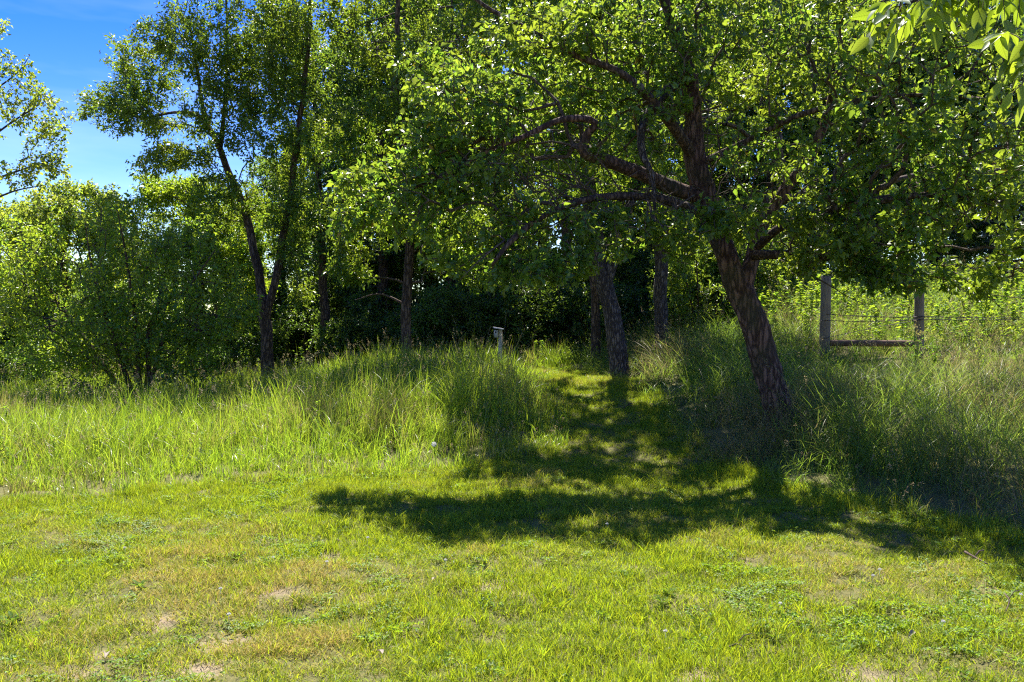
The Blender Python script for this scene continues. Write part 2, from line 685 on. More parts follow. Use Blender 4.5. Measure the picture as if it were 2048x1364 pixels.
M['needle'] = leaf_material('needle', (0.022, 0.05, 0.022), (0.05, 0.09, 0.03), rough=0.5, trans=0.2)
M['weed_leaf'] = leaf_material('weed_leaf', (0.085, 0.16, 0.03), (0.34, 0.52, 0.03), rough=0.6, trans=0.5, spec=0.2, instancer=True)
M['bark_dark'] = bark_material('bark_dark', (0.045, 0.028, 0.02), (0.21, 0.14, 0.10), 9, 0.7)
M['bark_red'] = bark_material('bark_red', (0.05, 0.026, 0.020), (0.25, 0.145, 0.11), 8, 0.7, 0.22, moss=(0.05, 0.06, 0.03))
M['bark_grey'] = bark_material('bark_grey', (0.045, 0.034, 0.028), (0.24, 0.19, 0.155), 13, 0.9, 0.16)
M['twig'] = bark_material('twig', (0.05, 0.035, 0.026), (0.19, 0.14, 0.105), 20, 0.3)
M['dead_twig'] = bark_material('dead_twig', (0.07, 0.045, 0.035), (0.20, 0.14, 0.11), 22, 0.3)
M['post'] = wood_material('post', (0.085, 0.065, 0.045), (0.30, 0.235, 0.165))
M['rail'] = wood_material('rail', (0.05, 0.025, 0.015), (0.20, 0.11, 0.07), stretch=(1.2, 14, 14))
M['pale_wood'] = wood_material('pale_wood', (0.36, 0.31, 0.18), (0.56, 0.49, 0.31))
M['box_wood'] = wood_material('box_wood', (0.30, 0.28, 0.25), (0.50, 0.48, 0.43))
M['roof_wood'] = wood_material('roof_wood', (0.40, 0.38, 0.38), (0.62, 0.60, 0.60), stretch=(4, 4, 4))
M['hole'] = plain_material('hole', (0.01, 0.008, 0.006), 0.9)
M['wire'] = plain_material('wire', (0.07, 0.055, 0.05), 0.55, 0.6)
M['lawn_blade'] = grass_material('lawn_blade', (0.15, 0.22, 0.014), (0.46, 0.57, 0.02), (0.52, 0.40, 0.10), trans=0.45, spec=0.25)
M['tall_blade'] = grass_material('tall_blade', (0.12, 0.20, 0.022), (0.40, 0.57, 0.03), (0.40, 0.32, 0.10), geom=True, trans=0.5, spec=0.5, rough=0.38)
M['bank_blade'] = grass_material('bank_blade', (0.09, 0.16, 0.028), (0.30, 0.46, 0.04), (0.34, 0.25, 0.11), geom=True, trans=0.47, spec=0.35, rough=0.42)
M['clover_blade'] = grass_material('clover_blade', (0.11, 0.20, 0.016), (0.34, 0.50, 0.02), (0.20, 0.26, 0.06), trans=0.4, spec=0.3)
M['dry_leaf'] = plain_material('dry_leaf', (0.30, 0.24, 0.18), 0.7, trans=0.2)
M['white_petal'] = plain_material('white_petal', (0.75, 0.73, 0.68), 0.7, trans=0.3)
M['puff'] = plain_material('puff', (0.7, 0.7, 0.68), 0.9, trans=0.4)
M['yellow_petal'] = plain_material('yellow_petal', (0.55, 0.5, 0.12), 0.7, trans=0.3)
M['lawn_weed'] = leaf_material('lawn_weed', (0.08, 0.17, 0.02), (0.26, 0.44, 0.03), rough=0.6, trans=0.45, spec=0.15)


# ------------------------------------------------------------------ ground
LAWN = np.array([(-40, 2), (-14, 6.4), (-8, 7.3), (-4.56, 7.9), (-3.3, 8.6), (-2.15, 9.0), (-0.67, 9.6), (0.15, 10.1), (0.52, 10.8), (0.62, 12.2),
                 (0.62, 15.1), (0.55, 16.6), (0.1, 18.2), (-0.9, 19.6), (-0.4, 20.6), (1.1, 19.4), (1.85, 17.4), (2.12, 15.1), (2.18, 12.8), (2.12, 11.5), (2.2, 9.9), (2.7, 8.5),
                 (3.1, 7.6), (3.75, 6.6), (5.2, 6.0), (9, 5.2), (40, 3), (40, -40), (-40, -40)], float)


def lawn_sd(x, y):
    """distance to the edge of the mown lawn, positive in the tall grass"""
    x = np.asarray(x, float).ravel()
    y = np.asarray(y, float).ravel()
    A = LAWN
    B = np.roll(LAWN, -1, axis=0)
    best = np.full(x.shape, 1e9)
    inside = np.zeros(x.shape, bool)
    for a, b in zip(A, B):
        d = b - a
        t = np.clip(((x - a[0]) * d[0] + (y - a[1]) * d[1]) / (d @ d), 0, 1)
        best = np.minimum(best, np.hypot(x - a[0] - t * d[0], y - a[1] - t * d[1]))
        c = ((a[1] > y) != (b[1] > y))
        if b[1] != a[1]:
            inside ^= c & (x < (b[0] - a[0]) * (y - a[1]) / (b[1] - a[1]) + a[0])
    return np.where(inside, -best, best)


def hz(x, y):
    sh = np.shape(x)
    x = np.asarray(x, float).ravel()
    y = np.asarray(y, float).ravel()
    z = 0.55 * smooth(8.5, 16, y) * (1 - 0.85 * smooth(-1.0, -6.5, x))
    z = z + 0.50 * smooth(1.7, 4.6, x) * smooth(6.3, 11.5, y)
    z = z + 1.5 * smooth(14.0, 24, y) * smooth(2.2, 9.0, x)
    near = 1 - smooth(14, 30, y)
    z = z + 0.075 * (noise2(x, y, 1.1, 3) - 0.5) * near + 0.085 * (noise2(x, y, 3.1, 9) - 0.5) * near
    z = z + 0.5 * (noise2(x, y, 0.09, 4) - 0.5) * smooth(22, 60, np.hypot(x, y))
    return z.reshape(sh)


DIRT = [(985, 1175, 0.20), (555, 1187, 0.13), (470, 1287, 0.16), (392, 1338, 0.20), (95, 1352, 0.16), (205, 1310, 0.13), (318, 1243, 0.14),
        (660, 1120, 0.10), (1190, 1215, 0.10), (1500, 1130, 0.12), (1720, 1348, 0.18), (740, 1195, 0.10), (1380, 1352, 0.13)]


def ground_hit(px, py):
    z = 0.0
    for _ in range(12):
        d = (CAM_Z - z)
        u = (px - 1024.0) / FPX
        v = -(py - 682.0) / FPX
        fy = CP + v * SP
        fz = -SP + v * CP
        y = -d / fz * fy
        x = u / fy * y
        z = float(hz(np.array([x]), np.array([y]))[0])
    return np.array([x, y, z])


DIRT_W = [(*ground_hit(a, b)[:2], r * 0.92) for a, b, r in DIRT]


def dirt_mask(x, y):
    x = np.asarray(x).ravel()
    y = np.asarray(y).ravel()
    m = np.zeros(x.shape)
    wob = noise2(x, y, 7.0, 2) - 0.5 + 0.7 * (noise2(x, y, 19.0, 5) - 0.5)
    for cx, cy, r in DIRT_W:
        d = np.hypot((x - cx) / 1.25, y - cy) + wob * r * 1.3
        m = np.maximum(m, 1 - smooth(r * 0.25, r * 1.1, d))
    return m


def axis_coords(lo, hi, step, far):
    g = step * np.cumsum(1.25 ** np.arange(1, 60))
    g = g[g < far]
    mid = np.arange(lo, hi + 1e-6, step)
    return np.concatenate([lo - g[::-1], mid, hi + g])


xs = axis_coords(-12, 12, 0.12, 600)
ys = axis_coords(0, 26, 0.12, 600)
GX, GY = np.meshgrid(xs, ys, indexing='ij')
GZ = hz(GX, GY)
dm = dirt_mask(GX, GY)
GZ2 = GZ - 0.02 * dm.reshape(GX.shape)
nx, ny = GX.shape
ii = (np.arange(nx - 1)[:, None] * ny + np.arange(ny - 1)[None, :]).ravel()
gf = np.stack([ii, ii + ny, ii + ny + 1, ii + 1], 1)
mg, N, L = mat_new('soil_and_thatch')
g_out = N.new('ShaderNodeOutputMaterial')
g_tc = N.new('ShaderNodeTexCoord')
g_n = N.new('ShaderNodeTexNoise')
g_n.inputs['Scale'].default_value = 38
g_n.inputs['Detail'].default_value = 8
g_n.inputs['Roughness'].default_value = 0.7
L.new(g_tc.outputs['Object'], g_n.inputs['Vector'])
g_r = N.new('ShaderNodeValToRGB')
g_r.color_ramp.elements[0].position = 0.3
g_r.color_ramp.elements[0].color = (0.06, 0.07, 0.012, 1)
g_r.color_ramp.elements[1].position = 0.72
g_r.color_ramp.elements[1].color = (0.22, 0.19, 0.05, 1)
L.new(g_n.outputs['Fac'], g_r.inputs['Fac'])
g_d = N.new('ShaderNodeValToRGB')
g_d.color_ramp.elements[0].position = 0.3
g_d.color_ramp.elements[0].color = (0.20, 0.14, 0.075, 1)
g_d.color_ramp.elements[1].position = 0.7
g_d.color_ramp.elements[1].color = (0.44, 0.34, 0.22, 1)
L.new(g_n.outputs['Fac'], g_d.inputs['Fac'])
g_a = N.new('ShaderNodeAttribute')
g_a.attribute_name = 'dirt'
g_m = N.new('ShaderNodeMix')
g_m.data_type = 'RGBA'
L.new(g_a.outputs['Fac'], g_m.inputs['Factor'])
L.new(g_r.outputs['Color'], g_m.inputs['A'])
L.new(g_d.outputs['Color'], g_m.inputs['B'])
g_b = N.new('ShaderNodeBump')
g_b.inputs['Distance'].default_value = 0.02
L.new(g_n.outputs['Fac'], g_b.inputs['Height'])
g_p = N.new('ShaderNodeBsdfPrincipled')
g_p.inputs['Roughness'].default_value = 0.95
L.new(g_m.outputs['Result'], g_p.inputs['Base Color'])
L.new(g_b.outputs[0], g_p.inputs['Normal'])
L.new(g_p.outputs[0], g_out.inputs['Surface'])
ground = link('ground', new_mesh('ground', np.stack([GX, GY, GZ2], -1).reshape(-1, 3), gf, mg, True, {'dirt': dm}))
tag(ground, 'gently rising lawn ground with bare tan patches', kind='structure')


# ------------------------------------------------------------------ trees
def grow(trunks, attr, rng, bf=0.3, step=0.22, arch=0.10, jit=0.035, tip=0.0035, clear_z=None, expo=2.35):
    """trunks: list of resampled (n,4) arrays; attr (k,3) twig ends. Returns nodes, parents, radii, fixed flags"""
    cap = sum(len(t) for t in trunks) + len(attr) * 14 + 10
    pos = np.zeros((cap, 3))
    par = np.full(cap, -1)
    pl = np.zeros(cap)
    rad = np.zeros(cap)
    fix = np.zeros(cap, bool)
    ok = np.ones(cap, bool)
    n = 0
    for k, t in enumerate(trunks):
        prev = -1
        if k > 0:
            prev = int(np.argmin(np.linalg.norm(pos[:n] - t[0, :3], axis=1)))
        for i, q in enumerate(t):
            pos[n] = q[:3]
            rad[n] = q[3]
            fix[n] = True
            par[n] = prev
            if prev >= 0:
                pl[n] = pl[prev] + np.linalg.norm(pos[n] - pos[prev])
            if clear_z is not None and q[2] < clear_z:
                ok[n] = False
            prev = n
            n += 1
    n0 = n
    d0 = np.min(np.linalg.norm(attr[:, None, :] - pos[None, :n0:3, :], axis=2), axis=1)
    for a in attr[np.argsort(d0)]:
        dd = np.linalg.norm(pos[:n] - a, axis=1)
        cost = dd + bf * pl[:n] + np.where(ok[:n], 0, 1e6)
        i = int(np.argmin(cost))
        D = dd[i]
        if D < 0.03:
            continue
        m = min(12, max(1, int(math.ceil(D / step))))
        prev = i
        base = pos[i].copy()
        side = rng.normal(size=3) * jit * D
        for s in range(1, m + 1):
            t = s / m
            q = base + (a - base) * t
            b = 4 * t * (1 - t)
            q = q + np.array([0, 0, arch * D * b]) + side * b
            if s < m:
                q = q + rng.normal(size=3) * 0.012
            pos[n] = q
            par[n] = prev
            pl[n] = pl[prev] + D / m
            prev = n
            n += 1
    pos, par, rad, fix, pl = pos[:n], par[:n], rad[:n], fix[:n], pl[:n]
    acc = np.zeros(n)
    for i in range(n - 1, n0 - 1, -1):
        r = max(tip, acc[i] ** (1 / expo)) if acc[i] > 0 else tip
        rad[i] = r
        p = par[i]
        if not fix[p]:
            acc[p] += r ** expo
    for i in range(n0, n):
        rad[i] = min(rad[i], rad[par[i]] * (0.75 if fix[par[i]] else 1.0))
    return pos, par, rad, fix


def in_ellipsoids(clumps, rng, hollow=0.35, cull=0.0, cull_scale=0.9, seed=0.0):
    """clumps: (centre, (rx,ry,rz), n) -> points, denser towards the outside"""
    out = []
    for c, r, n in clumps:
        n2 = int(n * (1.0 + 1.6 * cull))
        u = rand_unit(n2, rng)
        k = rng.random(n2)[:, None] ** (1 / 3)
        k = hollow + (1 - hollow) * k if hollow > 0 else k
        p = np.asarray(c) + u * k * np.asarray(r)
        if cull > 0:
            nz = noise3(p, cull_scale, seed)
            p = p[np.argsort(nz)[::-1][:n]]
        out.append(p)
    return np.concatenate(out)


def leaves_on(pos, par, rad, fix, n_leaf, size, rng, per=6, spread=0.07, rmax=0.011, droop=0.45, up=0.5, wr=0.55, var=0.5):
    """clusters of leaves on the thin twigs; returns position, direction, normal, length, width"""
    cand = np.where((~fix) & (rad < rmax))[0]
    nc = max(1, n_leaf // per)
    pick = cand[rng.integers(0, len(cand), nc)]
    tw = unit(pos[pick] - pos[par[pick]])
    c = pos[pick] - tw * (rng.random((nc, 1)) * np.linalg.norm(pos[pick] - pos[par[pick]], axis=1, keepdims=True))
    c = c + rand_unit(nc, rng) * (rng.random((nc, 1)) * spread)
    c = np.repeat(c, per, 0)
    tw = np.repeat(tw, per, 0)
    n = len(c)
    ru = rand_unit(n, rng)
    d = unit(tw * 0.55 + ru * 1.0 + np.array([0, 0, -droop]))
    p = c + ru * (rng.random((n, 1)) * spread * 0.5)
    nr = unit(np.array([0, 0, up]) + rng.normal(size=(n, 3)) * 0.62)
    ln = size * (1 + var * (rng.random(n) * 2 - 1))
    return p, d, nr, ln, ln * wr * (0.85 + 0.3 * rng.random(n))


class Tree:
    def __init__(self, name, label, cat, base, group=None):
        self.base = np.asarray(base, float)
        self.root = link(name, None, None, self.base)
        self.root.empty_display_size = 0.2
        tag(self.root, label, cat, group)
        self.trunks = []

    def stem(self, pts, part='trunk', mat=None, step=0.12, sides=14, rough=0.10, flare=0.0):
        q = np.asarray(pts, float)
        ln = np.linalg.norm(np.diff(q[:, :3], axis=0), axis=1).sum()
        t = catmull(q, max(4, int(ln / step)))
        t[:, 3] = np.maximum(t[:, 3], 0.004)
        # small natural wander
        w = np.stack([noise3(t[:, :3], 2.2, 3.1) - 0.5, noise3(t[:, :3], 2.2, 8.7) - 0.5, np.zeros(len(t))], 1)
        t[1:, :3] += w[1:] * np.minimum(t[1:, 3:4] * 0.7, 0.08)
        rr = t[:, 3].copy()
        if flare:
            h = np.linalg.norm(t[:, :3] - t[0, :3], axis=1)
            rr = rr * (1 + flare * np.exp(-h / 0.16))
        self.trunks.append(t)
        v, f = tube(t[:, :3], rr, sides, rough, seed=float(len(self.trunks)))
        mb = MB()
        mb.add(v - self.base, f)
        return link(part, mb.mesh(part, mat or M['bark_dark'], True), self.root)

    def foliage(self, clumps, n_leaf, size, leafmat, rng, twigmat=None, bf=0.3, per=6, spread=0.07, rmax=0.011, droop=0.35,
                cull=0.4, hollow=0.3, arch=0.1, clear_z=None, wr=0.55, tip=0.0035, sides=5, step=0.22, cull_scale=0.9, up=0.5, bare=0.0, part='branches', crown='crown', skip=None):
        attr = in_ellipsoids(clumps, rng, hollow, cull, cull_scale, seed=rng.random() * 50)
        pos, par, rad, fix = grow(self.trunks, attr, rng, bf=bf, arch=arch, clear_z=clear_z, tip=tip, step=step)
        e = np.where(~fix)[0]
        r0 = np.minimum(rad[par[e]], rad[e] * 1.25)
        v, f = frusta(pos[par[e]], pos[e], r0, rad[e], sides)
        if part:
            link(part, new_mesh(part, v - self.base, f, twigmat or M['twig'], True), self.root)['kind'] = 'stuff'
        self.pos, self.par, self.rad, self.fix = pos, par, rad, fix
        if n_leaf:
            L_ = leaves_on(pos, par, rad, fix, n_leaf, size, rng, per, spread, rmax, droop, up, wr)
            if skip is not None:
                keep = skip(L_)
                L_ = tuple(a[keep] for a in L_)
            v, f = leaf_mesh_arrays(*L_, simple=skip is None)
            o = link(crown, new_mesh(crown, v - self.base, f, leafmat), self.root)
            o['kind'] = 'stuff'
            return o


def E(px, py, d, rx, ry, rd, n):
    """ellipsoid clump given by its picture centre, distance, radii in pixels and in depth"""
    return (P(px, py, d), (rx * d / FPX, rd, ry * d / FPX), n)


def stem_px(pts):
    """[(px,py,d,radius)] -> world rows"""
    return np.array([[*P(a, b, c), r] for a, b, c, r in pts])


def on_ground(px, d, sink=0.05):
    x = (px - 1024.0) / FPX * d
    return np.array([x, d, float(hz(np.array([x]), np.array([d]))[0]) - sink])


def base_row(px, d, r):
    return [*on_ground(px, d), r]


def put_base(px, d, r, rows):
    return np.vstack([[base_row(px, d, r)], stem_px(rows)])


# --- leaning apple tree in front of the fence
r1 = np.random.default_rng(1)
apple = Tree('apple_tree', 'leaning old apple tree with low spreading crown beside the mown path', 'tree', on_ground(1562, 10.6, 0.0))
apple.stem(put_base(1574, 10.6, 0.185, [(1548, 790, 10.6, 0.168), (1520, 690, 10.6, 0.158), (1494, 610, 10.6, 0.153), (1470, 555, 10.6, 0.148), (1440, 490, 10.6, 0.128),
                                        (1418, 420, 10.6, 0.14), (1398, 350, 10.55, 0.125), (1388, 270, 10.5, 0.11), (1382, 190, 10.45, 0.095), (1365, 100, 10.4, 0.08),
                                        (1335, 10, 10.3, 0.06), (1290, -90, 10.2, 0.03)]), 'trunk', M['bark_red'], 0.06, 26, 0.17, 0.6)
apple.stem(stem_px([(1484, 585, 10.6, 0.11), (1500, 530, 10.6, 0.095), (1515, 470, 10.7, 0.08), (1560, 390, 10.7, 0.07), (1615, 320, 10.6, 0.06), (1650, 240, 10.5, 0.05), (1680, 140, 10.3, 0.04), (1730, 30, 10.1, 0.02)]), 'limb', M['bark_red'], 0.1, 12, 0.08)
apple.stem(stem_px([(1412, 400, 10.6, 0.10), (1350, 375, 10.4, 0.088), (1275, 345, 10.2, 0.082), (1215, 322, 10.0, 0.076), (1168, 305, 9.9, 0.066), (1172, 272, 9.85, 0.05), (1190, 248, 9.8, 0.042), (1172, 238, 9.75, 0.042), (1120, 240, 9.7, 0.036),
                    (1050, 272, 9.6, 0.030), (970, 305, 9.5, 0.025), (890, 350, 9.5, 0.020), (830, 375, 9.6, 0.016), (760, 395, 9.7, 0.011), (690, 420, 9.8, 0.006)]), 'limb', M['bark_red'], 0.07, 12, 0.08)
apple.stem(stem_px([(1425, 430, 10.6, 0.06), (1330, 400, 10.2, 0.05), (1240, 392, 9.8, 0.044), (1160, 402, 9.5, 0.038), (1090, 430, 9.2, 0.03), (1030, 475, 9.0, 0.03), (985, 530, 8.9, 0.015)]), 'limb', M['bark_dark'], 0.1, 10, 0.08)
apple.stem(stem_px([(1388, 150, 10.45, 0.07), (1345, 170, 10.3, 0.062), (1305, 215, 10.1, 0.055), (1285, 260, 10.0, 0.048), (1287, 310, 9.9, 0.04), (1305, 350, 9.8, 0.028), (1310, 420, 9.7, 0.015)]), 'limb', M['bark_grey'], 0.1, 10, 0.06)
apple.stem(stem_px([(1395, 320, 10.55, 0.07), (1330, 230, 10.0, 0.06), (1250, 150, 9.9, 0.042), (1150, 110, 9.9, 0.036), (1060, 60, 9.9, 0.03), (960, 5, 9.9, 0.022), (900, -60, 9.9, 0.012)]), 'limb', M['bark_dark'], 0.1, 10, 0.06)
apple.stem(stem_px([(1506, 500, 10.65, 0.055), (1570, 450, 10.2, 0.05), (1660, 420, 9.6, 0.042), (1760, 400, 8.9, 0.042), (1870, 390, 8.7, 0.03), (1990, 400, 8.6, 0.016)]), 'limb', M['bark_dark'], 0.1, 10, 0.06)
apple.stem(stem_px([(1396, 330, 10.55, 0.045), (1480, 290, 10.2, 0.038), (1600, 230, 9.9, 0.032), (1730, 200, 9.5, 0.026), (1860, 190, 9.0, 0.02), (1990, 200, 8.2, 0.014)]), 'limb', M['bark_dark'], 0.1, 10, 0.06)
apple.stem(stem_px([(1505, 510, 10.5, 0.06), (1600, 510, 10.1, 0.045), (1700, 520, 9.8, 0.035), (1800, 540, 9.6, 0.025), (1900, 560, 9.5, 0.016), (1990, 600, 9.4, 0.008)]), 'limb', M['bark_dark'], 0.1, 8, 0.06)
apple_clumps = [
    E(1120, 130, 10.1, 200, 110, 0.9, 330), E(930, 220, 9.5, 130, 90, 0.8, 190), E(1080, 250, 9.6, 170, 70, 0.8, 190), E(850, 150, 10.0, 90, 50, 0.6, 70), E(800, 300, 9.7, 110, 60, 0.6, 90),
    E(1270, 60, 10.5, 170, 110, 1.0, 240), E(1250, 230, 10.3, 140, 80, 0.8, 110),
    E(960, 400, 9.2, 110, 90, 0.7, 120), E(1080, 470, 9.1, 120, 90, 0.7, 130), E(1200, 470, 9.6, 110, 60, 0.7, 80),
    E(1400, 470, 9.6, 110, 60, 0.6, 110), E(1440, 100, 10.4, 140, 130, 1.0, 200), E(1600, 110, 9.7, 190, 140, 1.0, 230),
    E(1800, 190, 8.4, 210, 150, 1.0, 240), E(1980, 240, 8.3, 150, 150, 1.0, 160), E(1600, 330, 9.5, 170, 120, 1.0, 190),
    E(1780, 420, 9.1, 200, 90, 0.9, 210), E(1960, 430, 9.0, 150, 100, 0.9, 150), E(1600, 480, 9.6, 120, 60, 0.7, 130),
    E(1700, 525, 9.6, 70, 40, 0.4, 70), E(1830, 530, 9.2, 60, 50, 0.4, 70), E(1940, 545, 9.3, 60, 45, 0.4, 60), E(2040, 500, 9.1, 60, 50, 0.4, 50), E(1580, 520, 9.7, 60, 36, 0.4, 40), E(1765, 560, 9.4, 40, 25, 0.3, 20),
    E(1450, -40, 10.8, 220, 90, 1.2, 180), E(1820, 0, 8.5, 210, 90, 1.1, 170),
    E(1100, 150, 12.6, 200, 110, 1.0, 190), E(1270, 190, 12.8, 150, 120, 1.0, 140), E(960, 200, 11.6, 120, 90, 0.9, 90),
    E(1180, 270, 11.8, 150, 80, 0.8, 110), E(1340, 230, 12.2, 140, 90, 0.8, 110), E(1050, 300, 11.4, 110, 60, 0.7, 70),
    E(770, 370, 9.6, 110, 55, 0.6, 110), E(860, 430, 9.4, 110, 60, 0.6, 90), E(720, 440, 9.7, 60, 45, 0.5, 50),
    E(1500, 440, 9.4, 100, 50, 0.5, 90), E(1050, 545, 9.0, 100, 36, 0.4, 60), E(920, 500, 9.1, 90, 50, 0.5, 60), E(1150, 535, 9.3, 60, 40, 0.4, 36),
    E(1650, 200, 12.4, 230, 190, 1.4, 190), E(1900, 250, 12.2, 230, 190, 1.4, 190), E(2120, 330, 11.6, 170, 170, 1.4, 130), E(1750, -60, 11.6, 300, 140, 1.6, 160), E(1560, 430, 12.0, 150, 70, 1.0, 90), E(1450, 150, 12.2, 170, 170, 1.2, 150)]
LEAF_BIG = []


def apple_skip(L_):
    """the 300 leaves that show largest become objects of their own"""
    p = L_[0]
    d = p[:, 1]
    u = 1024 + p[:, 0] / d * FPX
    v = 640 - (p[:, 2] - CAM_Z) / d * FPX
    vis = (u > 20) & (u < 2030) & (v > 10) & (v < 700)
    score = np.where(vis, L_[3] / d, 0)
    top = np.argsort(score)[::-1][:300]
    LEAF_BIG.append(tuple(a[top] for a in L_))
    keep = np.ones(len(p), bool)
    keep[top] = False
    return keep


# drooping outer boughs below the crown and bare inner twigs
for a in ([(1790, 520, 9.6, 0.012), (1840, 545, 9.5, 0.009), (1900, 562, 9.4, 0.007), (1960, 585, 9.4, 0.005), (2050, 598, 9.3, 0.003)], [(1900, 540, 9.4, 0.010), (1960, 580, 9.3, 0.007), (2005, 618, 9.2, 0.003)],
          [(1560, 520, 9.9, 0.010), (1640, 560, 9.8, 0.008), (1690, 590, 9.8, 0.005), (1730, 610, 9.8, 0.003)], [(1010, 480, 9.0, 0.010), (960, 520, 8.9, 0.008), (920, 560, 8.9, 0.003)], [(1160, 400, 9.5, 0.012), (1110, 470, 9.3, 0.009), (1090, 540, 9.2, 0.006), (1050, 580, 9.2, 0.003)]):
    apple.stem(stem_px(a), 'drooping_twig', M['twig'], 0.08, 6, 0.05)
r1b = np.random.default_rng(101)
apple.foliage([E(1180, 400, 9.7, 220, 100, 0.9, 190), E(1080, 330, 9.5, 190, 70, 0.7, 130), E(1420, 330, 10.0, 130, 130, 0.8, 120), E(1620, 420, 9.7, 150, 100, 0.8, 90), E(1090, 560, 9.2, 60, 40, 0.4, 40)], 0, 0.07, None, r1b, M['twig'],
              bf=0.45, cull=0.0, hollow=0.0, arch=0.12, clear_z=2.2, tip=0.0042, part='bare_twigs')
apple.foliage(apple_clumps, 65000, 0.068, M['apple_leaf'], r1, M['twig'], tip=0.0045, bf=0.25, per=5, spread=0.085, rmax=0.012, cull=0.45, hollow=0.1,
              arch=0.06, clear_z=2.0, wr=0.60, skip=apple_skip, droop=0.3)


def fine_leaf(name, ln, wr, mat, n=7, curl=0.18, fold=0.25, wmax=0.42):
    """one leaf with an outline, a fold along the midrib and a curl; lies along +Y from the origin"""
    t = np.linspace(0, 1, n)
    w = np.sin(np.pi * t ** (math.log(0.5) / math.log(wmax))) ** 0.85 * wr * ln * 0.5
    y = t * ln
    z = -curl * ln * t ** 2
    v = []
    for s in (-1, 0, 1):
        v.append(np.stack([s * w, y, z + (abs(s) * w * fold * 2)], 1))
    v = np.concatenate(v)
    f = []
    for k in range(2):
        for i in range(n - 1):
            f.append((k * n + i, k * n + i + 1, (k + 1) * n + i + 1, (k + 1) * n + i))
    return new_mesh(name, v, np.array(f), mat, True)


def frame_euler(d, nr):
    y = Vector(d).normalized()
    x = y.cross(Vector(nr)).normalized()
    z = x.cross(y)
    from mathutils import Matrix
    return Matrix((x, y, z)).transposed().to_euler()


ap_leaf = fine_leaf('apple_leaf', 1.0, 0.6, M['apple_big'], 6)
for p, d, nr, ln, wd in zip(*LEAF_BIG[0]):
    o = link('leaf', ap_leaf, apple.root, p - apple.base, frame_euler(d, nr))
    o.scale = (ln, ln, ln)

# --- furrowed leaning trunk beside the far end of the path
r2 = np.random.default_rng(2)
t = Tree('furrowed_tree', 'thick furrowed leaning tree trunk where the mown path bends', 'tree', on_ground(1238, 16.6, 0.0))
t.stem(put_base(1242, 16.6, 0.20, [(1237, 720, 16.6, 0.18), (1226, 640, 16.6, 0.162), (1207, 550, 16.6, 0.158), (1192, 480, 16.6, 0.145), (1178, 380, 16.6, 0.145), (1165, 270, 16.6, 0.13), (1157, 150, 16.6, 0.12),
                                    (1155, 30, 16.6, 0.10), (1165, -120, 16.6, 0.08), (1150, -300, 16.6, 0.05), (1160, -420, 16.6, 0.02)]), 'trunk', M['bark_grey'], 0.1, 18, 0.10, 0.3)
t.stem(stem_px([(1212, 570, 16.6, 0.12), (1235, 500, 16.5, 0.10), (1262, 400, 16.4, 0.09), (1290, 290, 16.4, 0.08), (1300, 150, 16.3, 0.07), (1330, 0, 16.2, 0.055), (1350, -200, 16.2, 0.02)]), 'limb', M['bark_grey'], 0.12, 12, 0.08)
t.stem(stem_px([(1180, 390, 16.6, 0.07), (1100, 330, 16.2, 0.055), (1020, 250, 16.0, 0.04), (960, 150, 15.9, 0.025), (900, 50, 15.8, 0.012)]), 'limb', M['bark_grey'], 0.12, 10, 0.06)
t.foliage([E(1150, -150, 16.6, 300, 230, 2.2, 520), E(1300, 80, 16.6, 190, 170, 1.7, 280), E(1020, 120, 16.2, 170, 150, 1.5, 260), E(1120, 380, 16.6, 110, 90, 1.0, 120), E(1190, 100, 15.2, 200, 160, 1.2, 240), E(1150, 30, 14.5, 230, 120, 1.3, 300), E(1330, 60, 14.6, 150, 120, 1.2, 160), E(1270, 400, 16.8, 90, 110, 0.9, 130)],
          52000, 0.082, M['ash_leaf'], r2, M['twig'], per=5, spread=0.15, rmax=0.013, cull=0.4, clear_z=2.6, wr=0.48)

# --- straight trunk beside it
r3 = np.random.default_rng(3)
t = Tree('straight_tree', 'straight grey-brown trunk standing right of the furrowed leaning trunk', 'tree', on_ground(1328, 18.4, 0.0))
t.stem(put_base(1328, 18.4, 0.19, [(1326, 700, 18.4, 0.148), (1322, 600, 18.4, 0.14), (1320, 500, 18.4, 0.135), (1312, 390, 18.4, 0.135), (1303, 270, 18.4, 0.12), (1300, 120, 18.4, 0.11), (1310, -40, 18.4, 0.09), (1315, -250, 18.4, 0.05), (1310, -380, 18.4, 0.02)]),
       'trunk', M['bark_grey'], 0.12, 16, 0.08, 0.25)
t.stem(stem_px([(1320, 480, 18.4, 0.08), (1350, 400, 18.3, 0.07), (1400, 300, 18.2, 0.06), (1430, 150, 18.2, 0.045), (1480, 0, 18.1, 0.02)]), 'limb', M['bark_grey'], 0.12, 10, 0.08)
t.foliage([E(1330, -130, 18.4, 260, 230, 2.2, 420), E(1430, 150, 18.4, 170, 170, 1.8, 300), E(1380, 380, 18.6, 120, 90, 1.2, 140)],
          28000, 0.082, M['ash_leaf'], r3, M['twig'], per=5, spread=0.15, rmax=0.013, cull=0.4, clear_z=3.0, wr=0.5)

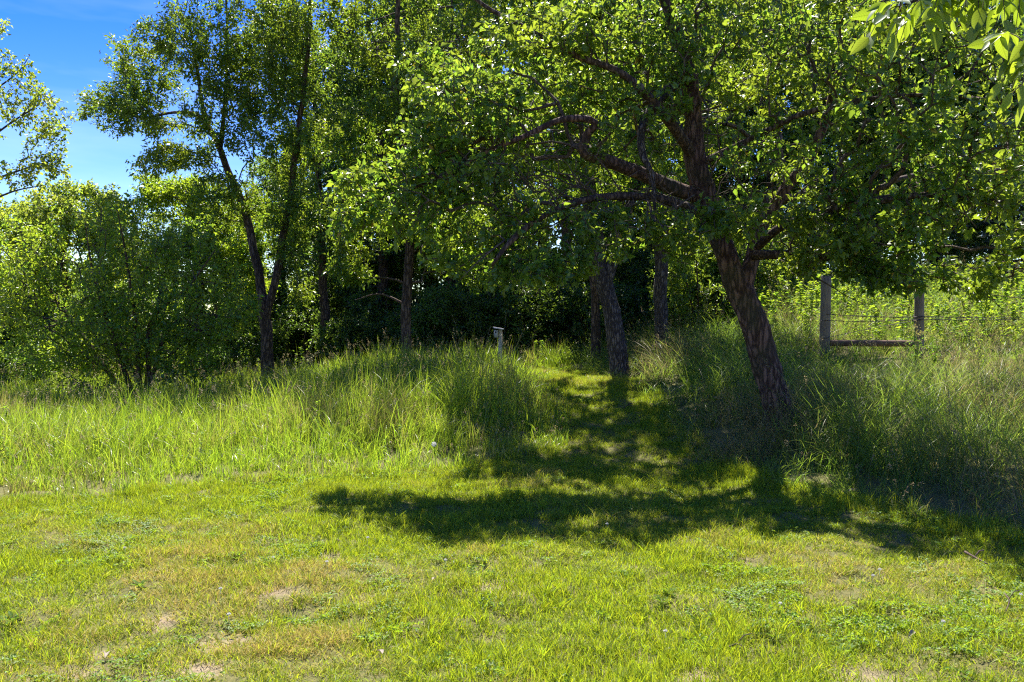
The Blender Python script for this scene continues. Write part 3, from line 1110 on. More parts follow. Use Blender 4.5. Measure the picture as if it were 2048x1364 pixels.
# --- slim trunk in the meadow
r4 = np.random.default_rng(4)
t = Tree('slim_tree', 'slim straight tree rising from tall grass left of the birdhouse', 'tree', on_ground(815, 18.0, 0.0))
t.stem(put_base(815, 18.0, 0.115, [(814, 700, 18, 0.105), (813, 600, 18, 0.10), (818, 505, 18, 0.098), (803, 400, 18, 0.085), (796, 290, 18, 0.075), (792, 170, 18, 0.065), (796, 40, 18, 0.05), (800, -120, 18, 0.035), (795, -260, 18, 0.012)]),
       'trunk', M['bark_dark'], 0.12, 14, 0.08, 0.2)
t.stem(stem_px([(806, 420, 18, 0.05), (760, 400, 17.8, 0.04), (710, 400, 17.6, 0.03), (660, 440, 17.5, 0.012)]), 'limb', M['bark_dark'], 0.12, 8, 0.05)
t.stem(stem_px([(798, 300, 18, 0.05), (850, 240, 17.8, 0.04), (900, 160, 17.6, 0.03), (940, 60, 17.5, 0.012)]), 'limb', M['bark_dark'], 0.12, 8, 0.05)
t.stem(stem_px([(813, 610, 18, 0.03), (760, 588, 17.9, 0.018), (710, 600, 17.9, 0.006)]), 'limb', M['dead_twig'], 0.1, 6, 0.05)
t.foliage([E(760, 420, 17.7, 130, 95, 1.3, 300), E(880, 430, 17.8, 110, 90, 1.2, 210), E(730, 280, 17.8, 130, 80, 1.3, 210), E(870, 180, 17.8, 140, 110, 1.4, 220), E(780, 40, 18, 150, 110, 1.5, 220), E(800, -150, 18, 150, 110, 1.5, 160),
           E(720, 530, 17.6, 60, 35, 0.6, 60), E(900, 540, 17.7, 90, 50, 0.7, 90)],
          40000, 0.08, M['ash_leaf'], r4, M['twig'], per=5, spread=0.15, rmax=0.012, cull=0.4, clear_z=2.3, wr=0.48)

# --- forked tree on the left
r5 = np.random.default_rng(5)
t = Tree('forked_tree', 'tall forked tree with airy crown against the blue sky', 'tree', on_ground(537, 19.0, 0.0))
t.stem(put_base(538, 19.0, 0.15, [(535, 690, 19, 0.13), (532, 640, 19, 0.12), (522, 570, 19, 0.095), (508, 490, 19, 0.088), (490, 420, 19, 0.082), (462, 355, 19, 0.075), (440, 300, 19, 0.066), (412, 240, 19, 0.05), (395, 150, 19, 0.04), (380, 50, 19, 0.02)]),
       'trunk', M['bark_dark'], 0.12, 14, 0.08, 0.2)
t.stem(stem_px([(533, 640, 19, 0.10), (548, 570, 18.95, 0.085), (562, 490, 18.9, 0.08), (578, 400, 18.8, 0.072), (592, 300, 18.7, 0.065), (606, 190, 18.6, 0.052), (618, 70, 18.6, 0.04), (625, -80, 18.6, 0.02)]), 'limb', M['bark_dark'], 0.12, 12, 0.08)
t.stem(stem_px([(445, 310, 19, 0.05), (400, 235, 18.8, 0.045), (350, 225, 18.7, 0.032), (290, 235, 18.6, 0.022), (230, 225, 18.5, 0.010)]), 'limb', M['bark_dark'], 0.12, 8, 0.05)
t.stem(stem_px([(440, 300, 19, 0.05), (450, 200, 19.2, 0.042), (455, 90, 19.3, 0.034), (450, -60, 19.4, 0.015)]), 'limb', M['bark_dark'], 0.12, 8, 0.05)
t.foliage([E(290, 215, 18.7, 130, 55, 1.1, 200), E(370, 130, 19, 150, 90, 1.4, 330), E(480, 60, 19.2, 150, 110, 1.5, 340), E(600, 90, 18.7, 100, 130, 1.4, 260), E(560, 250, 18.9, 110, 100, 1.4, 260), E(450, 220, 19, 100, 75, 1.2, 160),
           E(480, -100, 19.2, 200, 100, 1.6, 180), E(370, 330, 18.8, 110, 35, 0.9, 110), E(440, 400, 18.8, 90, 50, 0.9, 130), E(590, 450, 18.7, 60, 110, 0.9, 140), E(600, 600, 18.6, 30, 20, 0.4, 22)],
          68000, 0.074, M['ash_leaf'], r5, M['twig'], per=5, spread=0.17, rmax=0.012, cull=0.35, clear_z=3.0, wr=0.42, hollow=0.05)

# --- pale tree at the left edge
r6 = np.random.default_rng(6)
t = Tree('sparse_tree', 'thin-leaved pale tree with bare-looking branches at the left edge', 'tree', on_ground(-190, 21.0, 0.0))
t.stem(put_base(-190, 21, 0.17, [(-190, 600, 21, 0.15), (-170, 450, 21, 0.13), (-150, 300, 21, 0.11), (-130, 150, 21, 0.08), (-110, 0, 21, 0.05), (-100, -150, 21, 0.02)]), 'trunk', M['bark_grey'], 0.15, 12, 0.08, 0.2)
for a in ([(-165, 430, 21, 0.05), (-60, 380, 20.8, 0.04), (40, 340, 20.6, 0.022), (130, 315, 20.5, 0.008)], [(-150, 330, 21, 0.05), (-60, 300, 20.8, 0.035), (30, 240, 20.7, 0.02), (110, 190, 20.6, 0.008)],
          [(-140, 230, 21, 0.04), (-50, 200, 20.9, 0.03), (30, 150, 20.8, 0.015), (60, 110, 20.8, 0.006)], [(-175, 470, 21, 0.05), (-80, 430, 20.7, 0.035), (20, 385, 20.6, 0.02), (90, 370, 20.5, 0.008)]):
    t.stem(stem_px(a), 'limb', M['bark_grey'], 0.15, 7, 0.05)
t.foliage([E(60, 250, 20.7, 85, 85, 0.8, 200), E(10, 160, 20.8, 70, 60, 0.8, 110), E(60, 340, 20.6, 90, 35, 0.7, 110), E(-80, 150, 21, 110, 180, 1.4, 240), E(-120, 350, 21, 100, 110, 1.4, 140), E(0, 60, 21, 20, 35, 0.5, 24)],
          8200, 0.072, M['maple_leaf'], r6, M['twig'], per=2, spread=0.12, rmax=0.012, cull=0.35, clear_z=3.0, wr=0.75, hollow=0.0)

# --- many-stemmed shrub on the left
r7 = np.random.default_rng(7)
t = Tree('spreading_shrub', 'big many-stemmed leafy shrub reaching down to the tall grass', 'shrub', on_ground(285, 16.4, 0.0))
stems = [[(150, 650), (90, 560), (60, 470)], [(215, 640), (185, 540), (170, 440)], [(190, 600), (140, 640), (70, 660)], [(270, 640), (255, 530), (235, 420)], [(310, 640), (330, 540), (345, 450)],
         [(330, 670), (390, 630), (460, 635)], [(240, 690), (170, 690), (110, 700)], [(300, 650), (380, 570), (430, 500)]]
for k, s in enumerate(stems):
    dd = 16.4 + (-1) ** k * 0.5
    t.stem(np.vstack([[base_row(285 + (k - 4) * 5, 16.4, 0.05)], stem_px([(a, b, 16.4 + (dd - 16.4) * (j + 1) * 0.7, (0.036, 0.022, 0.006)[j]) for j, (a, b) in enumerate(s)])]), 'stem', M['bark_dark'], 0.12, 8, 0.06)
t.foliage([E(110, 600, 16.0, 130, 80, 1.1, 300), E(60, 520, 16.4, 110, 90, 1.3, 240), E(190, 470, 16.4, 130, 80, 1.3, 280), E(300, 560, 16.0, 120, 100, 1.1, 280), E(420, 620, 16.0, 95, 75, 1.0, 250), E(390, 510, 16.6, 90, 70, 1.1, 160),
           E(240, 660, 15.8, 150, 70, 0.9, 220), E(100, 680, 16.2, 110, 55, 0.9, 160), E(340, 700, 16.0, 110, 40, 0.8, 120), E(225, 420, 16.8, 60, 40, 0.7, 60), E(170, 745, 16.0, 120, 32, 0.7, 80), E(330, 745, 16.0, 120, 30, 0.7, 80)],
          29000, 0.064, M['shrub_leaf'], r7, M['twig'], per=4, spread=0.16, rmax=0.013, cull=0.35, wr=0.55, hollow=0.1)

# --- yellow-green trees behind it
r8 = np.random.default_rng(8)
t = Tree('round_topped_tree', 'sunlit yellow-green round-topped tree behind the shrub', 'tree', on_ground(130, 26.0, 0.0))
t.stem(put_base(130, 26, 0.2, [(130, 600, 26, 0.16), (125, 500, 26, 0.12), (140, 420, 26, 0.07), (150, 370, 26, 0.03)]), 'trunk', M['bark_dark'], 0.2, 10, 0.08, 0.2)
t.foliage([E(130, 440, 26, 110, 75, 1.8, 280), E(40, 480, 26, 110, 70, 1.8, 230), E(200, 430, 25.6, 55, 60, 1.2, 110), E(230, 520, 26, 60, 70, 1.2, 90), E(40, 600, 26, 150, 80, 1.8, 200), E(-80, 430, 26, 90, 80, 1.6, 140)],
          38000, 0.088, M['maple_leaf'], r8, M['twig'], per=5, spread=0.2, rmax=0.016, cull=0.4, wr=0.6, step=0.35, tip=0.005)
r9 = np.random.default_rng(9)
t = Tree('bushy_tree', 'bushy mid-green tree between the shrub and the forked tree', 'tree', on_ground(400, 24.0, 0.0))
t.stem(put_base(400, 24, 0.2, [(400, 620, 24, 0.15), (395, 520, 24, 0.11), (400, 430, 24, 0.06), (410, 360, 24, 0.02)]), 'trunk', M['bark_dark'], 0.2, 10, 0.08, 0.2)
t.foliage([E(370, 430, 24, 100, 80, 1.6, 280), E(450, 450, 24, 100, 80, 1.6, 240), E(350, 540, 24, 110, 80, 1.5, 200), E(460, 570, 24, 90, 80, 1.4, 180), E(340, 370, 24, 70, 35, 1.0, 90)],
          38000, 0.082, M['shrub_leaf'], r9, M['twig'], per=5, spread=0.2, rmax=0.016, cull=0.4, wr=0.55, step=0.35, tip=0.005)


# --- trees of the wood behind: a few kinds, copied
def wood_proto(seed, h, w, base_h, n_leaf, lean=0.0, leaf=0.105):
    rg = np.random.default_rng(seed)
    tr = Tree('woodland_tree', 'tree', 'tree', (0, 0, 0))
    tr.stem(np.array([[0, 0, -0.1, 0.20], [0.02, 0, 1.5, 0.165], [lean * 0.3, 0.1, h * 0.4, 0.135], [lean * 0.7, 0, h * 0.7, 0.08], [lean, 0, h, 0.02]]), 'trunk', M['bark_dark'], 0.2, 10, 0.08, 0.3)
    cl = []
    for k in range(9):
        a = rg.random() * 6.28
        zz = base_h + (h - base_h) * (k + 0.5) / 9
        q = w * (0.55 if k < 7 else 0.3) * rg.random()
        cl.append(((math.cos(a) * q + lean * zz / h, math.sin(a) * q, zz), (w * 0.62, w * 0.62, (h - base_h) * 0.15 + 0.4), 120))
    tr.foliage(cl, int(n_leaf * 1.4), leaf, M['wood_leaf'], rg, M['twig'], per=5, spread=0.22, rmax=0.02, cull=0.5, wr=0.55, step=0.4, tip=0.006, clear_z=base_h * 0.8)
    return tr.root


protos = [wood_proto(21, 11.5, 2.3, 3.0, 20000), wood_proto(22, 10.5, 2.6, 1.6, 22000, 0.5), wood_proto(23, 12.5, 2.2, 4.2, 18000, -0.4), wood_proto(24, 9.0, 2.4, 1.0, 20000, 0.2)]
used = [False] * 4


def place(px, d, k, s, rz, label, group=None, name=None):
    o = protos[k] if not used[k] else copy_tree(protos[k])
    used[k] = True
    o.location = on_ground(px, d, 0.05)
    o.rotation_euler = (0, 0, rz)
    o.scale = (s, s, s * random.uniform(0.94, 1.06))
    o['label'] = label
    if group:
        o['group'] = group
    return o


GW = 'trees of the shady wood behind the meadow'
place(650, 24.5, 2, 0.80, 0.3, 'dark trunk in the shade between the forked tree and slim tree')
place(1135, 25.0, 2, 0.95, 2.0, 'shaded woodland tree seen just left of the furrowed trunk')
place(905, 26.0, 0, 0.95, 1.1, 'shaded woodland tree behind the tall grass left of the birdhouse')
place(560, 29.0, 3, 0.80, 0.0, 'small dark tree seen through the fork of the forked tree')
wl = 'tree deep in the shady wood behind the meadow'
for px, d, k, s, rz in [(730, 28.5, 1, 0.78, 0.7), (800, 31.0, 0, 0.95, 2.2), (1000, 29.5, 1, 1.05, 4.0), (1080, 33.0, 0, 1.15, 5.2), (1230, 29.0, 3, 1.15, 1.5), (1310, 27.0, 1, 1.0, 3.3), (1400, 31.0, 0, 1.1, 0.4),
                        (640, 33.0, 1, 0.72, 2.9), (765, 27.0, 0, 1.0, 3.6), (860, 29.0, 2, 1.05, 1.4), (700, 31.0, 0, 0.8, 5.5), (470, 33.0, 3, 0.62, 1.2), (900, 36.0, 2, 1.2, 0.9), (1180, 37.0, 2, 1.25, 3.9), (1480, 27.5, 3, 1.1, 5.0)]:
    place(px, d, k, s, rz, wl, GW)
wr_ = 'tree standing behind the sunlit weedy slope beyond the fence'
for px, d, k, s, rz in [(1580, 29.0, 1, 1.05, 0.2), (1690, 31.0, 0, 1.1, 1.9), (1800, 29.0, 3, 1.2, 2.7), (1920, 30.0, 1, 1.0, 4.4), (2060, 28.0, 0, 0.95, 0.8), (2200, 29.0, 3, 1.1, 0.0), (1640, 26.5, 3, 0.85, 3.0), (1740, 27.0, 3, 0.9, 1.0), (1870, 26.5, 3, 0.95, 5.0), (1985, 26.0, 3, 0.9, 2.2), (1530, 26.0, 3, 0.8, 4.0)]:
    place(px, d, k, s, rz, wr_, 'trees beyond the weedy slope')
wf = 'low tree on the far left edge of the wood'
for px, d, k, s, rz in [(-60, 30, 3, 0.62, 0.0), (60, 34, 3, 0.62, 2.0), (240, 32, 3, 0.56, 4.1), (330, 36, 1, 0.5, 1.0), (-250, 28, 1, 0.6, 2.4)]:
    place(px, d, k, s, rz, wf, 'low trees at the far left')


# --- undergrowth bushes along the wood edge
def bush_proto(seed, w, h, n_leaf, leaf, mat):
    rg = np.random.default_rng(seed)
    tr = Tree('undergrowth_bush', 'bush', 'bush', (0, 0, 0))
    for k in range(6):
        a = k * 1.05 + rg.random()
        tr.stem(np.array([[0.05 * math.cos(a), 0.05 * math.sin(a), -0.05, 0.03], [w * 0.2 * math.cos(a), w * 0.2 * math.sin(a), h * 0.4, 0.022], [w * 0.42 * math.cos(a), w * 0.42 * math.sin(a), h * 0.8, 0.008]]), 'stem', M['bark_dark'], 0.15, 6, 0.05)
    cl = [((0, 0, h * 0.5), (w * 0.5, w * 0.5, h * 0.5), 260)] + [((w * 0.3 * math.cos(a), w * 0.3 * math.sin(a), h * (0.35 + 0.4 * rg.random())), (w * 0.3, w * 0.3, h * 0.28), 70) for a in rg.random(6) * 6.28]
    tr.foliage(cl, int(n_leaf * 1.3), leaf * 0.85, mat, rg, M['twig'], per=5, spread=0.15, rmax=0.015, cull=0.45, wr=0.55, step=0.3, hollow=0.2)
    return tr.root


bprotos = [bush_proto(31, 2.6, 2.6, 9000, 0.10, M['wood_leaf']), bush_proto(32, 2.2, 2.0, 8000, 0.095, M['wood_leaf']), bush_proto(33, 2.2, 2.4, 9000, 0.085, M['apple_leaf'])]
bused = [False] * 3


def place_bush(px, d, k, s, rz, label, group=None):
    o = bprotos[k] if not bused[k] else copy_tree(bprotos[k])
    bused[k] = True
    o.location = on_ground(px, d, 0.05)
    o.rotation_euler = (0, 0, rz)
    o.scale = (s, s, s)
    o['label'] = label
    if group:
        o['group'] = group
    return o


place_bush(30, 17.6, 1, 0.62, 0.0, 'low rounded bush at the left edge below the spreading shrub')
place_bush(1400, 19.6, 2, 1.0, 1.0, 'glossy bush between the straight trunk and the apple tree')
place_bush(1475, 20.6, 2, 1.1, 3.0, 'glossy bush partly hidden behind the apple trunk')
for px, d, k, s, rz in [(600, 25.5, 0, 0.8, 0.3), (700, 24.5, 1, 0.85, 1.3), (765, 26, 0, 0.95, 2.2), (850, 24.0, 1, 0.9, 3.1), (900, 23.5, 0, 0.85, 4.2), (960, 25.0, 0, 1.0, 5.1), (1040, 24.0, 0, 0.95, 0.9), (1100, 25.5, 1, 1.1, 2.0),
                        (1165, 24.0, 0, 0.9, 3.7), (1270, 24.5, 1, 1.0, 4.4), (1350, 25.0, 0, 1.1, 5.7), (470, 24.5, 1, 0.9, 0.1), (560, 27.0, 0, 1.2, 1.9), (1000, 28.5, 0, 1.5, 1.0), (820, 29.0, 0, 1.5, 2.8), (1200, 29.5, 0, 1.6, 0.4), (680, 30.0, 0, 1.5, 0.6)]:
    place_bush(px, d, k, s, rz, 'dark undergrowth bush in the shade at the edge of the wood', 'undergrowth along the wood edge')
for px, d, k, s, rz in [(120, 21.5, 1, 0.8, 0.0), (400, 21.0, 1, 0.6, 1.0), (-80, 21.5, 0, 0.9, 2.0), (10, 24, 0, 1.0, 3.0), (220, 23.5, 0, 1.0, 4.0), (320, 25, 0, 1.0, 5.0), (-170, 24, 0, 1.1, 1.0), (90, 28, 0, 1.5, 1.6), (280, 29, 0, 1.5, 2.6), (-60, 30, 0, 1.5, 0.6), (430, 29, 0, 1.3, 0.2)]:
    place_bush(px, d, k, s, rz, 'bush under the trees behind the spreading shrub', 'bushes at the left')


# --- dark spruce at the right edge
rs = np.random.default_rng(40)
sp = Tree('spruce_tree', 'dark spruce at the right edge beyond the weedy slope', 'tree', on_ground(2110, 22.0, 0.0))
b = on_ground(2110, 22.0, 0.05)
sp.stem(np.array([[*b, 0.16], [b[0], b[1], b[2] + 4, 0.10], [b[0], b[1], b[2] + 9, 0.02]]), 'trunk', M['bark_dark'], 0.25, 10, 0.06, 0.2)
mbb = MB()
LP = []
for k in range(240):
    z = 0.5 + 8.2 * (k / 240) ** 1.0
    a = rs.random() * 6.28
    ln = (1 - z / 9.0) * 1.9 * (0.8 + 0.3 * rs.random()) + 0.15
    tt = np.linspace(0, 1, 5)[:, None]
    dirv = np.array([math.cos(a), math.sin(a), 0.0])
    pts = np.array([0, 0, z]) + dirv * ln * tt + np.array([0, 0, 1.0]) * (-0.25 * ln * tt + 0.15 * ln * tt ** 2)
    v, f = tube(pts, np.linspace(0.014, 0.004, 5), 4, caps=False)
    mbb.add(v, f)
    m = int(110 * ln) + 10
    s = rs.random(m)
    side = np.array([-dirv[1], dirv[0], 0])
    q = np.stack([np.interp(s, tt[:, 0], pts[:, j]) for j in range(3)], 1)
    off = (rs.random((m, 1)) - 0.5) * 0.7 * ln * (1 - s[:, None] * 0.7)
    LP.append((q + side * off + np.array([0, 0, -0.2]) * np.abs(off), np.repeat([dirv], m, 0) + side * np.sign(off) * 0.8 + np.array([0, 0, -0.4]) + rs.normal(size=(m, 3)) * 0.25))
link('branches', mbb.mesh('branches', M['twig'], True), sp.root)
q = np.concatenate([a[0] for a in LP])
dq = np.concatenate([a[1] for a in LP])
v, f = leaf_mesh_arrays(q, dq, rand_unit(len(q), rs), np.full(len(q), 0.13), np.full(len(q), 0.035))
o = link('crown', new_mesh('crown', v, f, M['needle']), sp.root)
o['kind'] = 'stuff'


# --- dead brown branch work high in the middle-left
rd = np.random.default_rng(50)
dt = Tree('dead_snag', 'half-dead tree with bare reddish branches above the slim tree', 'tree', on_ground(1190, 20.5, 0.0))
dt.stem(put_base(1190, 20.5, 0.12, [(1190, 600, 20.5, 0.10), (1180, 450, 20.5, 0.095), (1150, 300, 20.5, 0.09), (1090, 160, 20.5, 0.08), (1060, 60, 20.5, 0.06), (1030, -60, 20.5, 0.03), (1020, -150, 20.5, 0.01)]), 'trunk', M['bark_dark'], 0.15, 10, 0.06, 0.2)
dt.stem(stem_px([(1075, 155, 20.5, 0.05), (1000, 122, 20.0, 0.042), (930, 105, 19.4, 0.034), (850, 84, 18.8, 0.026), (760, 84, 18.3, 0.016), (670, 80, 18.0, 0.006)]), 'limb', M['dead_twig'], 0.12, 8, 0.06)
dt.stem(stem_px([(1050, 40, 20.5, 0.04), (960, 10, 20.0, 0.03), (860, 20, 19.5, 0.02), (760, 50, 19.0, 0.007)]), 'limb', M['dead_twig'], 0.12, 8, 0.06)
dt.foliage([E(800, 90, 18.5, 140, 40, 0.8, 190), E(900, 50, 19.2, 120, 50, 0.8, 120), E(700, 60, 18.2, 60, 40, 0.6, 70)], 1500, 0.06, M['ash_leaf'], rd, M['dead_twig'], per=3, bf=0.5, clear_z=8.4, cull=0.2, hollow=0.0, wr=0.4, part='branches', tip=0.004)


# --- overhanging branch with big leaflets, top right; its trunk stands outside the frame
rn = np.random.default_rng(60)
nt = Tree('overhanging_ash', 'bright big-leaved ash bough hanging into the top right corner', 'tree', (5.4, 4.6, float(hz(np.array([5.4]), np.array([4.6]))[0])))
nb = nt.base
nt.stem(np.array([[nb[0], nb[1], nb[2] - 0.1, 0.17], [5.38, 4.6, 1.5, 0.15], [5.3, 4.55, 3.0, 0.13], [5.35, 4.6, 5.0, 0.09], [5.4, 4.5, 7.0, 0.03]]), 'trunk', M['bark_grey'], 0.12, 14, 0.08, 0.3)
nt.stem(np.vstack([[[5.3, 4.55, 2.9, 0.06], [4.3, 4.1, 3.15, 0.045], [3.2, 3.7, 3.22, 0.03]], stem_px([(2230, -60, 3.5, 0.022), (2080, -60, 3.45, 0.017), (1960, -30, 3.4, 0.012), (1860, -8, 3.35, 0.008), (1800, 12, 3.3, 0.004)])]), 'limb', M['bark_grey'], 0.08, 8, 0.05)
nt.stem(stem_px([(2230, -55, 3.5, 0.018), (2160, 10, 3.4, 0.012), (2095, 60, 3.35, 0.009), (2040, 85, 3.3, 0.005)]), 'limb', M['bark_grey'], 0.08, 7, 0.04)
leaf_n = fine_leaf('ash_leaflet', 1.0, 0.44, M['near_leaf'], 9, 0.14, 0.16, 0.40)
rach = [((1800, 12), (1738, 75), 3.25), ((1815, 8), (1770, 30), 3.3), ((1806, 12), (1790, 70), 3.28), ((1840, 0), (1800, 85), 3.3), ((1868, -10), (1858, 40), 3.35), ((1880, -14), (1872, 62), 3.4), ((1900, -18), (1905, 40), 3.4),
        ((1935, -26), (1930, 30), 3.3), ((1960, -30), (1955, 50), 3.35), ((1985, -34), (1985, 20), 3.4), ((2000, -36), (2010, 40), 3.3), ((2030, -44), (2040, 30), 3.35), ((1880, -14), (1830, -5), 3.4), ((1920, -20), (1890, 0), 3.3), ((1830, 0), (1860, 30), 3.2),
        ((2045, 82), (1975, 85), 2.9), ((2050, 82), (2020, 120), 3.1), ((2058, 78), (2005, 165), 3.1), ((2062, 75), (2045, 170), 3.05), ((2080, 66), (2030, 130), 3.2), ((2080, 66), (2090, 160), 3.2), ((2100, 50), (2060, 60), 3.3), ((1760, 30), (1748, 60), 3.3), ((1975, -30), (1940, 10), 3.45), ((2060, -50), (2015, 0), 3.3),
        ((1890, -16), (1868, 20), 3.2), ((1910, -20), (1880, 30), 3.45), ((1945, -28), (1915, 20), 3.5), ((1990, -36), (1965, 15), 3.25), ((2020, -42), (1990, 60), 3.45), ((2050, -48), (2030, 70), 3.5), ((1850, -4), (1822, 40), 3.4), ((1785, 18), (1752, 28), 3.35), ((2070, 70), (2048, 110), 3.0), ((2068, 72), (2022, 185), 3.2), ((2090, 58), (2052, 205), 3.15)]
mr = MB()
for (a, b_, d) in rach:
    p0 = P(a[0], a[1], d)
    p1 = P(b_[0], b_[1], d - 0.12 + 0.24 * rn.random())
    tt = np.linspace(0, 1, 7)[:, None]
    pts = p0 + (p1 - p0) * tt + np.array([0, 0, 0.03]) * (4 * tt * (1 - tt))
    v, f = tube(pts, np.linspace(0.0022, 0.0012, 7), 5, caps=False)
    mr.add(v - nb, f)
    ax = unit((p1 - p0)[None])[0]
    side = unit(np.cross(ax, np.array([0, 0.4, 1.0]))[None])[0]
    nl = 7
    for j in range(nl):
        if j == nl - 1:
            q, dd = pts[-1], ax + rn.normal(size=3) * 0.15
        else:
            s = 1 if j % 2 else -1
            q = pts[2 + (j // 2)]
            dd = side * s * 0.75 + ax * 0.5 + np.array([0, 0, -0.55]) + rn.normal(size=3) * 0.22
        L1 = (0.060 + 0.034 * rn.random()) * (1.15 if j == nl - 1 else 1.0)
        dd = unit(dd[None])[0]
        nrm = np.array([0, -0.5, 0.6]) + rn.normal(size=3) * 0.45
        o = link('leaf', leaf_n, nt.root, q - nb, frame_euler(dd, nrm))
        o.scale = (L1, L1, L1)
link('leaf_stalks', mr.mesh('leaf_stalks', M['twig'], True), nt.root)
nt.foliage([((5.4, 4.4, 5.2), (2.0, 1.4, 1.6), 160), ((4.6, 3.8, 4.6), (1.0, 0.9, 0.7), 60)], 2600, 0.11, M['near_leaf'], rn, M['twig'], per=5, wr=0.44, clear_z=3.2, cull=0.3)


# ------------------------------------------------------------------ grass
def blades(n, radius, h0, h1, w, seg, bend0, bend1, rng, lean=0.25):
    az = rng.random(n) * 2 * np.pi
    rr = radius * np.sqrt(rng.random(n))
    b0 = np.stack([np.cos(az) * rr, np.sin(az) * rr, np.zeros(n)], 1)
    oa = rng.random(n) * 2 * np.pi
    od = np.stack([np.cos(oa), np.sin(oa), np.zeros(n)], 1)
    h = h0 + (h1 - h0) * rng.random(n)
    be = bend0 + (bend1 - bend0) * rng.random(n) ** 1.5
    le = lean * rng.random(n)
    ta = rng.random(n) * 2 * np.pi
    sd = np.stack([np.cos(ta), np.sin(ta), np.zeros(n)], 1)
    V = []
    ww = w * (0.7 + 0.6 * rng.random(n))
    T = np.linspace(0, 1, seg + 1)
    for t in T:
        p = b0 + np.array([0, 0, 1.0]) * (h * (t - 0.45 * be * t ** 2.4))[:, None] + od * (h * (le * t + be * 0.75 * t ** 2))[:, None]
        if t < 1:
            wt = (ww * (1 - 0.75 * t ** 1.6) * 0.5)[:, None]
            V += [p - sd * wt, p + sd * wt]
        else:
            V += [p]
    k = len(V)
    v = np.stack(V, 1).reshape(-1, 3)
    i = (np.arange(n) * k)[:, None]
    F4 = np.concatenate([i + np.array([[2 * s, 2 * s + 1, 2 * s + 3, 2 * s + 2]]) for s in range(seg - 1)]) if seg > 1 else np.zeros((0, 4), int)
    F3 = i + np.array([[2 * (seg - 1), 2 * (seg - 1) + 1, 2 * seg]])
    tips = V[-1]
    return v, [F4, F3], tips, od, h


def tuft(name, spec, mat, rng):
    mb_v, mb_f, n, hd = [], {}, 0, []
    for s in spec:
        v, f, tips, od, h = blades(rng=rng, **s)
        mb_v.append(v)
        hd.append(np.zeros(len(v)))
        for a in f:
            if len(a):
                mb_f.setdefault(a.shape[1], []).append(a + n)
        n += len(v)
    me = new_mesh(name, np.concatenate(mb_v), [np.concatenate(a) for a in mb_f.values()], mat, False, {'head': np.concatenate(hd)})
    return me


def tuft_collection(name, meshes):
    c = bpy.data.collections.new(name)
    for k, me in enumerate(meshes):
        o = bpy.data.objects.new('%s_%02d' % (name, k), me)
        c.objects.link(o)
    return c


def scatter(name, coll, pts, rot, scl, pick, tint, shade, label, cat=None, parent=None):
    n = len(pts)
    me = bpy.data.meshes.new(name)
    me.vertices.add(n)
    me.vertices.foreach_set('co', np.asarray(pts, np.float32).ravel())
    for nm, ty, a in (('rot', 'FLOAT_VECTOR', rot), ('scl', 'FLOAT_VECTOR', scl), ('pick', 'INT', pick), ('tint', 'FLOAT', tint), ('shade', 'FLOAT', shade)):
        at = me.attributes.new(nm, ty, 'POINT')
        if ty == 'FLOAT_VECTOR':
            at.data.foreach_set('vector', np.asarray(a, np.float32).ravel())
        else:
            at.data.foreach_set('value', np.asarray(a, np.int32 if ty == 'INT' else np.float32))
    me.update()
    o = link(name, me, parent)
    tag(o, label, cat, kind='stuff')
    ng = bpy.data.node_groups.new(name, 'GeometryNodeTree')
    ng.interface.new_socket('Geometry', in_out='INPUT', socket_type='NodeSocketGeometry')
    ng.interface.new_socket('Geometry', in_out='OUTPUT', socket_type='NodeSocketGeometry')
    gi = ng.nodes.new('NodeGroupInput')
    go = ng.nodes.new('NodeGroupOutput')
    iop = ng.nodes.new('GeometryNodeInstanceOnPoints')
    ci = ng.nodes.new('GeometryNodeCollectionInfo')
    ci.inputs['Collection'].default_value = coll
    ci.inputs['Separate Children'].default_value = True
    ci.inputs['Reset Children'].default_value = True
    iop.inputs['Pick Instance'].default_value = True

    def named(nm, ty):
        x = ng.nodes.new('GeometryNodeInputNamedAttribute')
        x.data_type = ty
        x.inputs['Name'].default_value = nm
        return [s for s in x.outputs if s.name == 'Attribute' and s.enabled][0]

    e2r = ng.nodes.new('FunctionNodeEulerToRotation')
    ng.links.new(named('rot', 'FLOAT_VECTOR'), e2r.inputs[0])
    ng.links.new(gi.outputs[0], iop.inputs['Points'])
    ng.links.new(ci.outputs[0], iop.inputs['Instance'])
    ng.links.new(named('pick', 'INT'), iop.inputs['Instance Index'])
    ng.links.new(e2r.outputs[0], iop.inputs['Rotation'])
    ng.links.new(named('scl', 'FLOAT_VECTOR'), iop.inputs['Scale'])
    ng.links.new(iop.outputs[0], go.inputs[0])
    md = o.modifiers.new('scatter', 'NODES')
    md.node_group = ng
    return o


rg = np.random.default_rng(77)
lawn_tufts = tuft_collection('lawn_tuft', [tuft('lawn_tuft', [dict(n=46, radius=0.085, h0=0.025, h1=0.075, w=0.0042, seg=3, bend0=0.1, bend1=1.3, lean=0.7)], M['lawn_blade'], rg) for _ in range(10)])

def clover_tuft(name, n, mat):
    mbv, mbf, k = [], [], 0
    c = np.stack([rg.normal(size=n) * 0.05, rg.normal(size=n) * 0.05, 0.02 + 0.03 * rg.random(n)], 1)
    for j in range(3):
        a = rg.random(n) * 0.5 + j * 2.09
        d = np.stack([np.cos(a), np.sin(a), 0.25 * rg.normal(size=n)], 1)
        v, f = leaf_mesh_arrays(c, d, np.array([0, 0, 1.0]) + rg.normal(size=(n, 3)) * 0.3, np.full(n, 0.016), np.full(n, 0.014), simple=True)
        mbv.append(v)
        mbf.append(f + k)
        k += len(v)
    v = np.concatenate(mbv)
    return new_mesh(name, v, np.concatenate(mbf), mat, False, {'head': np.zeros(len(v))})


